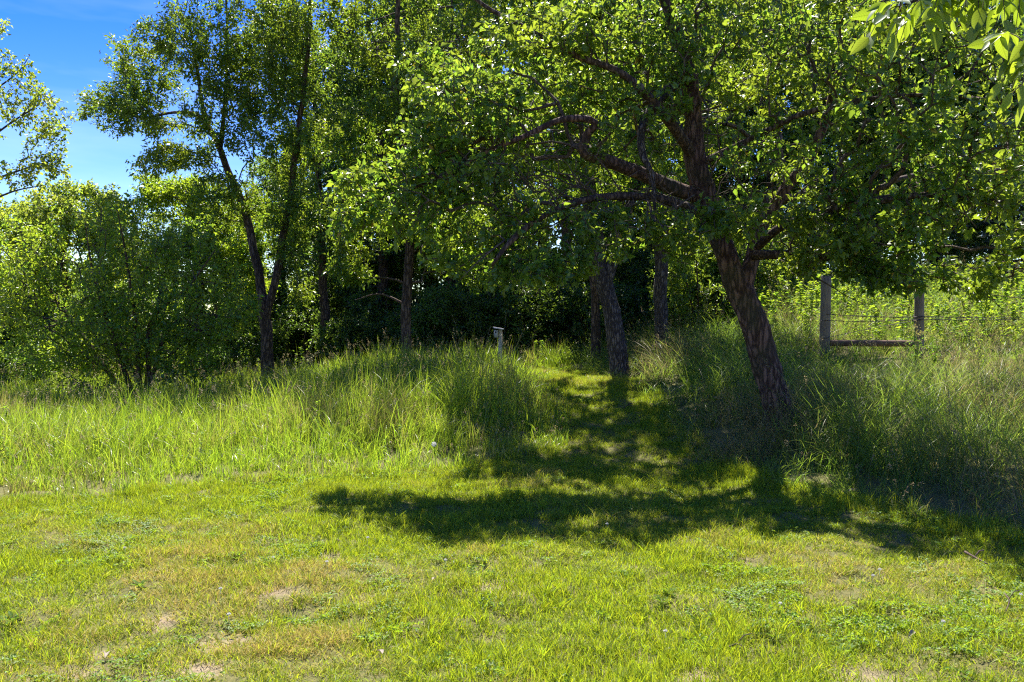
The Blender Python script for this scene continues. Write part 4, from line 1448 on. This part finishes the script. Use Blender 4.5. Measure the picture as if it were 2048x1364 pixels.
lawn_extra = [tuft('lawn_tuft', [dict(n=22, radius=0.03, h0=0.07, h1=0.16, w=0.0055, seg=3, bend0=0.2, bend1=1.2, lean=0.6)], M['lawn_blade'], rg) for _ in range(2)] + [clover_tuft('lawn_tuft', 26, M['clover_blade']) for _ in range(2)]
for q_, me in enumerate(lawn_extra):
    o = bpy.data.objects.new('lawn_tuft_%02d' % (10 + q_), me)
    lawn_tufts.objects.link(o)


def field(name, x, y, hs, tint, nb, w, seg, bend, lean, mat, label, head_share=0.04, rad=0.10):
    """a stand of long grass: nb blades per clump, every blade its own strip, one mesh"""
    n = len(x)
    z = hz(x, y)
    X = np.repeat(np.stack([x, y, z - 0.01], 1), nb, 0)
    m = len(X)
    a = rg.random(m) * 6.283
    X[:, :2] += np.stack([np.cos(a), np.sin(a)], 1) * (rad * np.sqrt(rg.random(m)))[:, None]
    h = np.repeat(hs, nb) * (0.35 + 0.7 * rg.random(m) + 0.25 * (rg.random(m) > 0.95))
    cl = rg.random(n) * 6.283
    oa = np.repeat(cl, nb) + rg.normal(size=m) * 1.3
    od = np.stack([np.cos(oa), np.sin(oa), np.zeros(m)], 1)
    be = bend[0] + (bend[1] - bend[0]) * rg.random(m) ** 1.6
    le = lean * rg.random(m)
    ta = rg.random(m) * 6.283
    sd_ = np.stack([np.cos(ta), np.sin(ta), np.zeros(m)], 1)
    ww = w * (0.6 + 0.8 * rg.random(m)) * np.repeat(0.75 + np.clip(y - 8, 0, 12) * 0.045, nb)
    V = []
    for t in np.linspace(0, 1, seg + 1):
        p = X + np.array([0, 0, 1.0]) * (h * (t - 0.45 * be * t ** 2.4))[:, None] + od * (h * (le * t + be * 0.75 * t ** 2))[:, None]
        if t < 1:
            wt = (ww * (1 - 0.75 * t ** 1.6) * 0.5)[:, None]
            V += [p - sd_ * wt, p + sd_ * wt]
        else:
            V += [p]
    k = len(V)
    v = np.stack(V, 1).reshape(-1, 3)
    i = (np.arange(m) * k)[:, None]
    F4 = np.concatenate([i + np.array([[2 * q, 2 * q + 1, 2 * q + 3, 2 * q + 2]]) for q in range(seg - 1)])
    F3 = i + np.array([[2 * (seg - 1), 2 * (seg - 1) + 1, 2 * seg]])
    tn = np.repeat(np.repeat(tint, nb), k)
    sh = np.repeat(rg.random(m), k)
    hd = np.zeros(len(v))
    # flowering stalks with loose nodding heads
    pick = rg.random(n) < head_share * 10
    pk = np.where(pick)[0]
    q = len(pk)
    hh = hs[pk] * (1.0 + 0.35 * rg.random(q))
    az = rg.random(q) * 6.283
    out = np.stack([np.cos(az), np.sin(az), np.zeros(q)], 1)
    b0 = np.stack([x[pk], y[pk], z[pk]], 1)
    pts = [b0 + np.array([0, 0, 1.0]) * (hh * (t - 0.08 * t ** 3))[:, None] + out * (hh * 0.22 * t ** 2.2)[:, None] for t in (0, 0.4, 0.75, 1.0)]
    for c in range(3):
        v2, f2 = frusta(pts[c], pts[c + 1], np.full(q, 0.0019), np.full(q, 0.0016), 3)
        F4 = np.concatenate([F4, f2 + len(v)])
        v = np.concatenate([v, v2])
        hd = np.concatenate([hd, np.full(len(v2), 0.55)])
    ns = 13
    u = rg.random((q, ns)) * 0.5
    cpos = pts[3][:, None, :] + (pts[2] - pts[3])[:, None, :] * u[:, :, None] + rg.normal(size=(q, ns, 3)) * (0.004 + 0.030 * u[:, :, None])
    cpos = cpos.reshape(-1, 3)
    v2, f2 = leaf_mesh_arrays(cpos, np.repeat(out, ns, 0) * 0.5 + rg.normal(size=(q * ns, 3)) * 0.4 + np.array([0, 0, 0.3]), rand_unit(q * ns, rg), np.full(q * ns, 0.020), np.full(q * ns, 0.006), simple=True)
    F3 = np.concatenate([F3, f2 + len(v)])
    v = np.concatenate([v, v2])
    hd = np.concatenate([hd, np.ones(len(v2))])
    ex = len(v) - len(tn)
    me = new_mesh(name, v, [F4, F3], mat, False, {'head': hd, 'tint': np.concatenate([tn, np.zeros(ex)]), 'shade': np.concatenate([sh, rg.random(ex)])})
    o = link(name, me)
    tag(o, label, 'grass', kind='stuff')
    return o


def rand_grid(x0, x1, y0, y1, dens):
    n = int((x1 - x0) * (y1 - y0) * dens)
    return x0 + (x1 - x0) * rg.random(n), y0 + (y1 - y0) * rg.random(n)


def in_view(x, y, margin=1.5):
    return np.abs(x) < y * 0.5774 * 1.03 + margin


# mown lawn and mown path
x, y = rand_grid(-8, 8, 2.6, 20.5, 250)
sd = lawn_sd(x, y)
k = in_view(x, y, 1.0) & (sd < 0.15)
k &= (rg.random(len(x)) < np.where(y > 9.5, 0.62, 1.0))
x, y, sd = x[k], y[k], sd[k]
dmk = dirt_mask(x, y)
thin = noise2(x, y, 2.1, 12)
k = rg.random(len(x)) > np.maximum(dmk * 0.97, 0.35 * smooth(0.55, 0.85, thin) * (1 - smooth(6, 8.5, y)))
x, y, sd, dmk = x[k], y[k], sd[k], dmk[k]
dryn = noise2(x, y, 0.9, 21) * 0.42 + noise2(x, y, 3.1, 9) * 0.38 + noise2(x, y, 8.0, 23) * 0.2
dry = np.clip((dryn - 0.48) * 2.7 + 0.12 * (1 - smooth(5, 8.2, y)) + 0.5 * dmk, 0, 1) * 0.7
lush = noise2(x, y, 1.7, 31)
hs = (0.6 + 1.0 * lush) * (0.85 + 0.3 * rg.random(len(x))) * (1 + 0.6 * smooth(-0.8, 0.1, sd)) * (1 - 0.35 * dry)
n = len(x)
lawn_pick = rg.integers(0, 10, n)
lawn_pick = np.where(rg.random(n) < 0.05 * smooth(0.4, 0.7, lush) + 0.008, rg.integers(10, 12, n), lawn_pick)
lawn_pick = np.where((rg.random(n) < 0.12 * smooth(0.58, 0.8, noise2(x, y, 1.3, 91)) + 0.01) & (dry < 0.4), rg.integers(12, 14, n), lawn_pick)
scatter('mown_grass', lawn_tufts, np.stack([x, y, hz(x, y) - 0.004], 1), np.stack([rg.normal(size=n) * 0.15, rg.normal(size=n) * 0.15, rg.random(n) * 6.28], 1), np.stack([np.full(n, 1.0), np.full(n, 1.0), hs], 1),
        lawn_pick, dry, rg.random(n), 'short mown lawn grass with straw-coloured patches', 'grass')

# tall meadow grass left of the path and in the middle
x, y = rand_grid(-14, 3.0, 6.8, 24, 54)
sd = lawn_sd(x, y)
keep = np.where(y < 12, 1.0, 0.72) * np.where(y > 19.5, 0.55, 1.0)
k = in_view(x, y, 1.2) & (sd > -0.12) & (x < 1.35) & (rg.random(len(x)) < keep)
x, y, sd = x[k], y[k], sd[k]
n = len(x)
hn = noise2(x, y, 0.55, 41) * 0.6 + noise2(x, y, 1.7, 42) * 0.4
hs = (0.20 + 0.50 * np.where(y > 10.9, np.maximum(smooth(0.0, 2.6, sd), smooth(0.0, 0.75, sd) * smooth(10.9, 12.0, y) * smooth(-2.2, -0.6, x)), smooth(0.0, 2.6, sd))) * (0.55 + 0.9 * hn) * (0.8 + 0.4 * rg.random(n)) * (1 - 0.2 * smooth(17.5, 20, y))
hs *= 1 + 0.16 * np.exp(-((x - 0.1) ** 2) / 1.0) * smooth(0, 0.8, sd)
tint = np.clip((noise2(x, y, 0.6, 51) * 0.5 + noise2(x, y, 2.4, 52) * 0.5 - 0.5) * 1.7 + 0.16 + 0.2 * smooth(-4, -9, x), 0, 0.75)
field('meadow_grass', x, y, hs * (1.02 - 0.22 * smooth(-1.5, -5, x)), tint, 20, 0.0090, 4, (0.05, 1.1), 0.28, M['tall_blade'], 'tall unmown meadow grass left of the path', 0.026)

# rank grass on the right bank
x, y = rand_grid(1.6, 16, 5.0, 26, 42)
sd = lawn_sd(x, y)
k = in_view(x, y, 1.2) & (sd > -0.12) & (x > 1.35) & (rg.random(len(x)) < np.where(y < 12, 1.0, np.where(y < 17, 0.7, 0.5)))
x, y, sd = x[k], y[k], sd[k]
n = len(x)
hs = (0.26 + 0.44 * smooth(0.0, 1.3, sd)) * (0.65 + 0.7 * noise2(x, y, 0.7, 61)) * (0.8 + 0.4 * rg.random(n)) * (1 - 0.52 * smooth(10.0, 12.5, y) * smooth(3, 4.5, x) * (1 - smooth(14.8, 17, y)))
tint = np.clip((noise2(x, y, 0.7, 71) - 0.5) * 1.2 + 0.25, 0, 0.8)
field('bank_grass', x, y, hs * 1.15, tint, 18, 0.0085, 4, (0.3, 1.6), 0.5, M['bank_blade'], 'long arching grass with tan seed heads on the bank', 0.03)


# leafy weeds on the slope behind the fence
def weed(name, h, n_leaf, size, rng):
    mb = MB()
    tt = np.linspace(0, 1, 5)[:, None]
    pts = np.array([0, 0, 1.0]) * h * tt + np.array([rng.normal() * 0.08, rng.normal() * 0.08, 0]) * tt ** 2
    v, f = tube(pts, np.linspace(0.005, 0.002, 5), 4, caps=False)
    mb.add(v, f)
    s = 0.12 + 0.88 * rng.random(n_leaf) ** 0.8
    a = rng.random(n_leaf) * 6.28
    q = np.stack([np.interp(s, tt[:, 0], pts[:, j]) for j in range(3)], 1)
    d = np.stack([np.cos(a), np.sin(a), 0.35 + 0.3 * rng.normal(size=n_leaf)], 1)
    v, f = leaf_mesh_arrays(q, d, np.array([0, 0, 1.0]) + rng.normal(size=(n_leaf, 3)) * 0.3, size * (0.6 + 0.6 * rng.random(n_leaf)) * (1.1 - 0.5 * s), size * 0.34 * (0.8 + 0.4 * rng.random(n_leaf)))
    mb.add(v, f)
    return mb.mesh(name, M['weed_leaf'])


weeds = tuft_collection('weed', [weed('weed', 0.6 + 0.5 * rg.random(), 20 + 7 * q_, 0.08 + 0.016 * q_, rg) for q_ in range(6)])
x, y = rand_grid(3.6, 18, 14.8, 27, 17)
k = in_view(x, y, 1.5) & (rg.random(len(x)) < smooth(14.6, 17.5, y + 0.25 * (x - 5)) * smooth(3.8, 5.5, x - 0.15 * (y - 16)) * (0.35 + 0.9 * noise2(x, y, 0.6, 83)))
x, y = x[k], y[k]
n = len(x)
sc = (0.45 + 0.8 * noise2(x, y, 0.8, 81)) * (0.65 + 0.6 * rg.random(n))
scatter('slope_weeds', weeds, np.stack([x, y, hz(x, y) - 0.01], 1), np.stack([rg.normal(size=n) * 0.12, rg.normal(size=n) * 0.12, rg.random(n) * 6.28], 1), np.stack([sc, sc, sc], 1), rg.integers(0, 6, n), rg.random(n), rg.random(n),
        'sunlit leafy weeds covering the slope beyond the fence', 'weeds')
# scattered broad weeds in the meadow and under the trees
x, y = rand_grid(-12, 8, 9, 27, 2.6)
sd = lawn_sd(x, y)
k = in_view(x, y, 1.0) & (sd > 0.3) & (rg.random(len(x)) < 0.35 + 0.65 * smooth(19, 22, y))
x, y = x[k], y[k]
n = len(x)
sc = 0.3 + 0.3 * rg.random(n) + 0.3 * smooth(19, 22, y)
scatter('meadow_weeds', weeds, np.stack([x, y, hz(x, y) - 0.01], 1), np.stack([rg.normal(size=n) * 0.12, rg.normal(size=n) * 0.12, rg.random(n) * 6.28], 1), np.stack([sc, sc, sc], 1), rg.integers(0, 6, n), rg.random(n), rg.random(n),
        'scattered leafy weeds among the tall grass', 'weeds')

ORD = ['leftmost', 'second from left', 'third from left', 'fourth from left', 'fifth from left', 'sixth from left', 'seventh from left', 'eighth from left', 'ninth from left', 'tenth from left', 'eleventh from left', 'twelfth from left',
       'thirteenth from left', 'fourteenth from left', 'fifteenth from left', 'sixteenth from left', 'seventeenth from left', 'rightmost']


def tell_apart(group, stem_text):
    obs = sorted([o for o in scene.objects if o.parent is None and o.get('group') == group], key=lambda o: o.location.x / max(o.location.y, 0.1))
    for k, o in enumerate(obs):
        o['label'] = (ORD[k] if k < len(obs) - 1 else 'rightmost') + ' ' + stem_text


tell_apart(GW, 'of the trees deep in the shady wood')
tell_apart('trees beyond the weedy slope', 'of the trees behind the weedy slope')
tell_apart('low trees at the far left', 'of the low far trees behind the spreading shrub')
tell_apart('undergrowth along the wood edge', 'of the dark bushes at the wood edge')
tell_apart('bushes at the left', 'of the bushes behind the spreading shrub')

# ------------------------------------------------------------------ fence with H-brace
FD = 14.6
fb = on_ground(1650, FD, 0.0)
fence = link('fence', None, None, fb)
tag(fence, 'weathered wooden post fence with crossbar and barbed wire under the apple boughs', 'fence')


def post(px, top_y, d, r, tilt=0.0):
    g = on_ground(px, d, 0.25)
    top = P(px, top_y, d)
    tt = np.linspace(0, 1, 14)[:, None]
    pts = g + (np.array([g[0] + tilt, g[1], top[2]]) - g) * tt
    v, f = tube(pts, r * (1.05 - 0.08 * tt[:, 0]), 14, 0.05, seed=px * 0.01)
    mb = MB()
    mb.add(v - fb, f)
    # rounded saw-cut rim
    o = link('post', mb.mesh('post', M['post'], True), fence)
    return g, pts[-1]


g1, t1 = post(1649, 552, FD, 0.083, 0.02)
g2, t2 = post(1838, 578, FD, 0.078, 0.0)
g3, t3 = post(2190, 585, FD + 0.6, 0.078, 0.02)
a = P(1654, 686, FD)
b = P(1836, 687, FD)
tt = np.linspace(0, 1, 12)[:, None]
v, f = tube(a + (b - a) * tt, 0.052, 12, 0.06, 3.0)
mb = MB()
mb.add(v - fb, f)
rail = link('rail', mb.mesh('rail', M['rail'], True), fence)
rail['label'] = 'reddish round crossbar between the two posts'


def wire(p0, p1, barbs=True, sag=0.02, r=0.005):
    n = max(8, int(np.linalg.norm(p1 - p0) / 0.12))
    tt = np.linspace(0, 1, n)[:, None]
    pts = p0 + (p1 - p0) * tt - np.array([0, 0, sag]) * 4 * tt * (1 - tt)
    tw = np.arange(n) * 1.3
    mb = MB()
    for ph in ((0, math.pi) if barbs else (0,)):
        q = pts + (np.stack([np.zeros(n), np.cos(tw + ph), np.sin(tw + ph)], 1) * r * 0.9 if barbs else 0)
        v, f = tube(q, r * (0.75 if barbs else 1.0), 5, caps=False)
        mb.add(v - fb, f)
    if barbs:
        for q in pts[2:-1:2]:
            for s in (-1, 1):
                v, f = tube(np.array([q - np.array([0.004 * s, 0, 0.018]), q, q + np.array([0.012 * s, 0, 0.018])]), 0.0022, 4)
                mb.add(v - fb, f)
    return link('wire', mb.mesh('wire', M['wire'], True), fence)


def on_post(px, py, d=FD, off=-0.085):
    q = P(px, py, d)
    q[1] += off
    return q


wire(on_post(1649, 628), on_post(1838, 634))
wire(on_post(1649, 641), on_post(1838, 639))
wire(on_post(1838, 633), on_post(2190, 634, FD + 0.6))
wire(on_post(1838, 638), on_post(2190, 628, FD + 0.6), sag=0.05)
wire(on_post(1649, 676), on_post(1838, 640), barbs=False, sag=-0.02)
for yy in (672, 700, 722, 742):
    wire(on_post(1838, yy), on_post(2190, yy - 4, FD + 0.6), barbs=False, sag=0.01, r=0.0035)
# woven verticals
mb = MB()
for k in range(22):
    s = (k + 1) / 23
    p0 = on_post(1838, 672) * (1 - s) + on_post(2190, 668, FD + 0.6) * s
    p1 = on_post(1838, 742) * (1 - s) + on_post(2190, 738, FD + 0.6) * s
    v, f = tube(np.array([p0, (p0 + p1) / 2, p1]), 0.0022, 4, caps=False)
    mb.add(v - fb, f)
link('stay_wires', mb.mesh('stay_wires', M['wire'], True), fence)
# wire wraps round the posts
for (px, yy) in ((1649, 641), (1649, 676), (1838, 633), (1838, 700)):
    c = P(px, yy, FD)
    th = np.linspace(0, 2 * np.pi, 25)
    v, f = tube(np.stack([c[0] + 0.088 * np.cos(th), c[1] + 0.088 * np.sin(th), c[2] + 0.004 * np.sin(th * 3)], 1), 0.003, 5, caps=False)
    mb = MB()
    mb.add(v - fb, f)
    link('wire_wrap', mb.mesh('wire_wrap', M['wire'], True), fence)

# ------------------------------------------------------------------ nest box on a post
BD = 16.5
bb = on_ground(1001, BD, 0.0)
bh = link('birdhouse', None, None, bb)
tag(bh, 'small wooden birdhouse with slanted roof on a pale post in tall grass', 'birdhouse')
ptop = P(1000.5, 660, BD)
mb = MB()
g = on_ground(1002, BD, 0.3)
hh = ptop[2] - g[2]
mb.box((ptop[0] - bb[0], 0, (g[2] + ptop[2]) / 2 - bb[2]), (0.070, 0.065, hh), 0.15)
link('post', mb.mesh('post', M['pale_wood']), bh)
mb = MB()
bc = P(992.5, 666, BD)
mb.box((bc[0] - bb[0] - 0.005, -0.015, bc[2] - bb[2] - 0.012), (0.062, 0.13, 0.135), 0.15)
box = link('nest_box', mb.mesh('nest_box', M['box_wood']), bh)
mb = MB()
th = np.linspace(0, 2 * np.pi, 17)
c = np.array([bc[0] - bb[0] - 0.012, -0.083, bc[2] - bb[2] + 0.015])
v, f = tube(np.array([c, c + np.array([0, 0.012, 0])]), 0.017, 14)
mb.add(v, f)
link('entrance_hole', mb.mesh('entrance_hole', M['hole'], True), box)
mb = MB()
v = []
rx0, rx1 = P(986.5, 656, BD), P(1007, 659.5, BD)
for (xx, zz) in ((rx0[0], rx0[2]), (rx1[0], rx1[2])):
    for yy in (-0.12, 0.10):
        for dz in (0, 0.022):
            v.append((xx - bb[0], yy - 0.03 * (zz == rx0[2]), zz - bb[2] + dz))
mb.add(v, np.array([[0, 1, 3, 2], [4, 6, 7, 5], [0, 4, 5, 1], [2, 3, 7, 6], [1, 5, 7, 3], [0, 2, 6, 4]]))
link('roof', mb.mesh('roof', M['roof_wood']), bh)

# ------------------------------------------------------------------ small things on the lawn
dl = fine_leaf('fallen_leaf', 1.0, 0.55, M['dry_leaf'], 6, 0.35, 0.5)
for k, (px, py, s) in enumerate([(1697, 970, 0.085), (1712, 978, 0.09), (1690, 985, 0.07), (776, 997, 0.055), (822, 1000, 0.05), (672, 1088, 0.06), (872, 1165, 0.06), (1742, 1240, 0.06), (1830, 1275, 0.065), (765, 1320, 0.065), (748, 1312, 0.05), (212, 1318, 0.07), (1860, 1052, 0.06), (1340, 1310, 0.05), (1010, 1100, 0.05)]):
    g = ground_hit(px, py)
    o = link('fallen_leaf', dl, None, g + np.array([0, 0, 0.03]), (random.uniform(-0.4, 0.4), random.uniform(-0.4, 0.4), random.uniform(0, 6.28)))
    s *= 1.0 if k < 3 else 0.75
    o.scale = (s, s, s)
    if k < 3:
        tag(o, 'curled pale fallen leaf at the shaded foot of the right bank', 'leaf', 'fallen leaves below the bank')
    else:
        tag(o, 'curled pale fallen leaf lying on the mown lawn', 'leaf', 'fallen leaves on the lawn')


def stick(name, pts, r, label):
    p = np.array([ground_hit(a, b) + np.array([0, 0, c]) for a, b, c in pts])
    q = catmull(np.hstack([p, np.full((len(p), 1), r)]), 14)
    v, f = tube(q[:, :3], np.linspace(r, r * 0.5, 14), 7, 0.1)
    b = p[0]
    mb = MB()
    mb.add(v - b, f)
    v, f = tube(np.array([q[6, :3], q[6, :3] + np.array([0.05, 0.04, 0.03]), q[6, :3] + np.array([0.09, 0.05, 0.035])]) - b, r * 0.5, 6)
    mb.add(v, f)
    o = link(name, mb.mesh(name, M['dead_twig'], True), None, b)
    tag(o, label, 'twig')


stick('twig', [(1930, 1118, 0.05), (1950, 1128, 0.045), (1975, 1140, 0.04)], 0.009, 'dark fallen twig in the shade near the right edge')
stick('twig', [(1455, 1310, 0.04), (1475, 1308, 0.05), (1490, 1312, 0.04)], 0.005, 'short dry twig on the sunny lawn, lower right')
stick('twig', [(2010, 1205, 0.05), (2018, 1222, 0.06), (2012, 1240, 0.05)], 0.005, 'bent pale stalk near the right edge of the sunny lawn')
stick('twig', [(1247, 790, 0.05), (1256, 788, 0.05), (1264, 789, 0.05)], 0.012, 'pale stick lying across the far end of the path')

# broad weeds in the lawn
wl_ = fine_leaf('weed_leaf', 1.0, 0.3, M['lawn_weed'], 7, 0.25, 0.2, 0.6)
for k, (px, py, s) in enumerate([(690, 1055, 0.11), (475, 1120, 0.10), (1335, 1190, 0.13), (1325, 1208, 0.10), (980, 1150, 0.09), (280, 1175, 0.10), (1690, 1310, 0.13), (1550, 1280, 0.09), (25, 1245, 0.12), (1200, 1065, 0.08), (1400, 1085, 0.09), (2020, 1090, 0.13), (610, 1120, 0.08), (100, 995, 0.12), (1010, 985, 0.10)]):
    g = ground_hit(px, py)
    root = link('rosette_weed', None, None, g)
    tag(root, 'low rosette of broad weed leaves growing in the lawn', 'weed', 'rosette weeds in the lawn')
    s *= 0.62
    m = random.randint(7, 10)
    for j in range(m):
        a = j * 6.28 / m + random.uniform(-0.3, 0.3)
        el = random.uniform(0.35, 0.9)
        o = link('leaf', wl_, root, (0, 0, 0.005), frame_euler((math.cos(a) * math.cos(el), math.sin(a) * math.cos(el), math.sin(el)), (-math.cos(a) * 0.6, -math.sin(a) * 0.6, 0.8)))
        q = s * random.uniform(0.75, 1.2)
        o.scale = (q, q, q)


def clover(name):
    mb = MB()
    v, f = tube(np.array([[0, 0, 0], [0.003, 0, 0.03], [0.004, 0.002, 0.055]]), 0.0012, 4)
    mb.add(v, f)
    u = rand_unit(40)
    u[:, 2] = np.abs(u[:, 2]) * 1.2 - 0.2
    v, f = leaf_mesh_arrays(np.array([[0.004, 0.002, 0.057]]) + u * 0.002, u, rand_unit(40), np.full(40, 0.011), np.full(40, 0.005))
    mb.add(v, f)
    return mb.mesh(name, M['white_petal'])


cm = clover('clover_flower')
for px, py in [(1332, 1288), (459, 1253), (655, 1144), (545, 1135), (735, 1093), (250, 1115), (1758, 1160), (1885, 1268), (2040, 1212), (1745, 1172), (1215, 1065), (890, 1140), (440, 1200), (1560, 1230)]:
    o = link('clover_flower', cm, None, ground_hit(px, py) + np.array([0, 0, 0.01]), (0, 0, random.uniform(0, 6)))
    tag(o, 'tiny white clover flower head in the lawn', 'flower', 'white clover flowers in the lawn')

# dandelion clock at the edge of the tall grass
g = ground_hit(868, 948)
dn = link('dandelion_clock', None, None, g)
tag(dn, 'white round dandelion seed head on a thin stalk by the tall grass', 'dandelion')
mb = MB()
v, f = tube(np.array([[0, 0, 0], [0.02, 0, 0.15], [0.0, 0, 0.31]]), 0.0025, 6)
mb.add(v, f)
link('stalk', mb.mesh('stalk', M['lawn_weed'], True), dn)
u = rand_unit(160)
v, f = leaf_mesh_arrays(np.array([[0, 0, 0.32]]) + u * 0.012, u, rand_unit(160), np.full(160, 0.018), np.full(160, 0.006))
link('seed_head', new_mesh('seed_head', v, f, M['puff']), dn)

# pale-flowered umbel weed by the fence
rw = np.random.default_rng(90)
for (px, d, h, lab) in ((1832, 13.6, 0.62, 'pale yellow-flowered weed below the right fence post'), (1868, 13.4, 0.5, 'smaller pale-flowered weed right of the fence post foot')):
    g = on_ground(px, d, 0.0)
    r_ = link('flowering_weed', None, None, g)
    tag(r_, lab, 'weed')
    mb, fl, lf = MB(), MB(), MB()
    for k in range(6):
        a = rw.random() * 6.28
        hh = h * (0.75 + 0.35 * rw.random())
        top = np.array([math.cos(a) * 0.12, math.sin(a) * 0.12, hh])
        v, f = tube(np.array([[0, 0, 0], top * np.array([0.3, 0.3, 0.55]), top]), 0.003, 5)
        mb.add(v, f)
        q = top + rw.normal(size=(22, 3)) * np.array([0.035, 0.035, 0.02])
        v, f = leaf_mesh_arrays(q, rand_unit(22, rw), rand_unit(22, rw), np.full(22, 0.022), np.full(22, 0.014))
        fl.add(v, f)
        q = top * (0.2 + 0.6 * rw.random((10, 1)))
        v, f = leaf_mesh_arrays(q, rand_unit(10, rw) * np.array([1, 1, 0.4]), np.tile([0, 0, 1.0], (10, 1)), np.full(10, 0.09), np.full(10, 0.03))
        lf.add(v, f)
    link('stalks', mb.mesh('stalks', M['lawn_weed'], True), r_)
    link('flowers', fl.mesh('flowers', M['yellow_petal']), r_)
    link('leaves', lf.mesh('leaves', M['lawn_weed']), r_)

tell_apart('fallen leaves below the bank', 'of the curled pale leaves below the bank')
tell_apart('fallen leaves on the lawn', 'of the curled pale leaves on the mown lawn')
tell_apart('rosette weeds in the lawn', 'of the low rosette weeds in the lawn')
tell_apart('white clover flowers in the lawn', 'of the tiny white clover heads in the lawn')
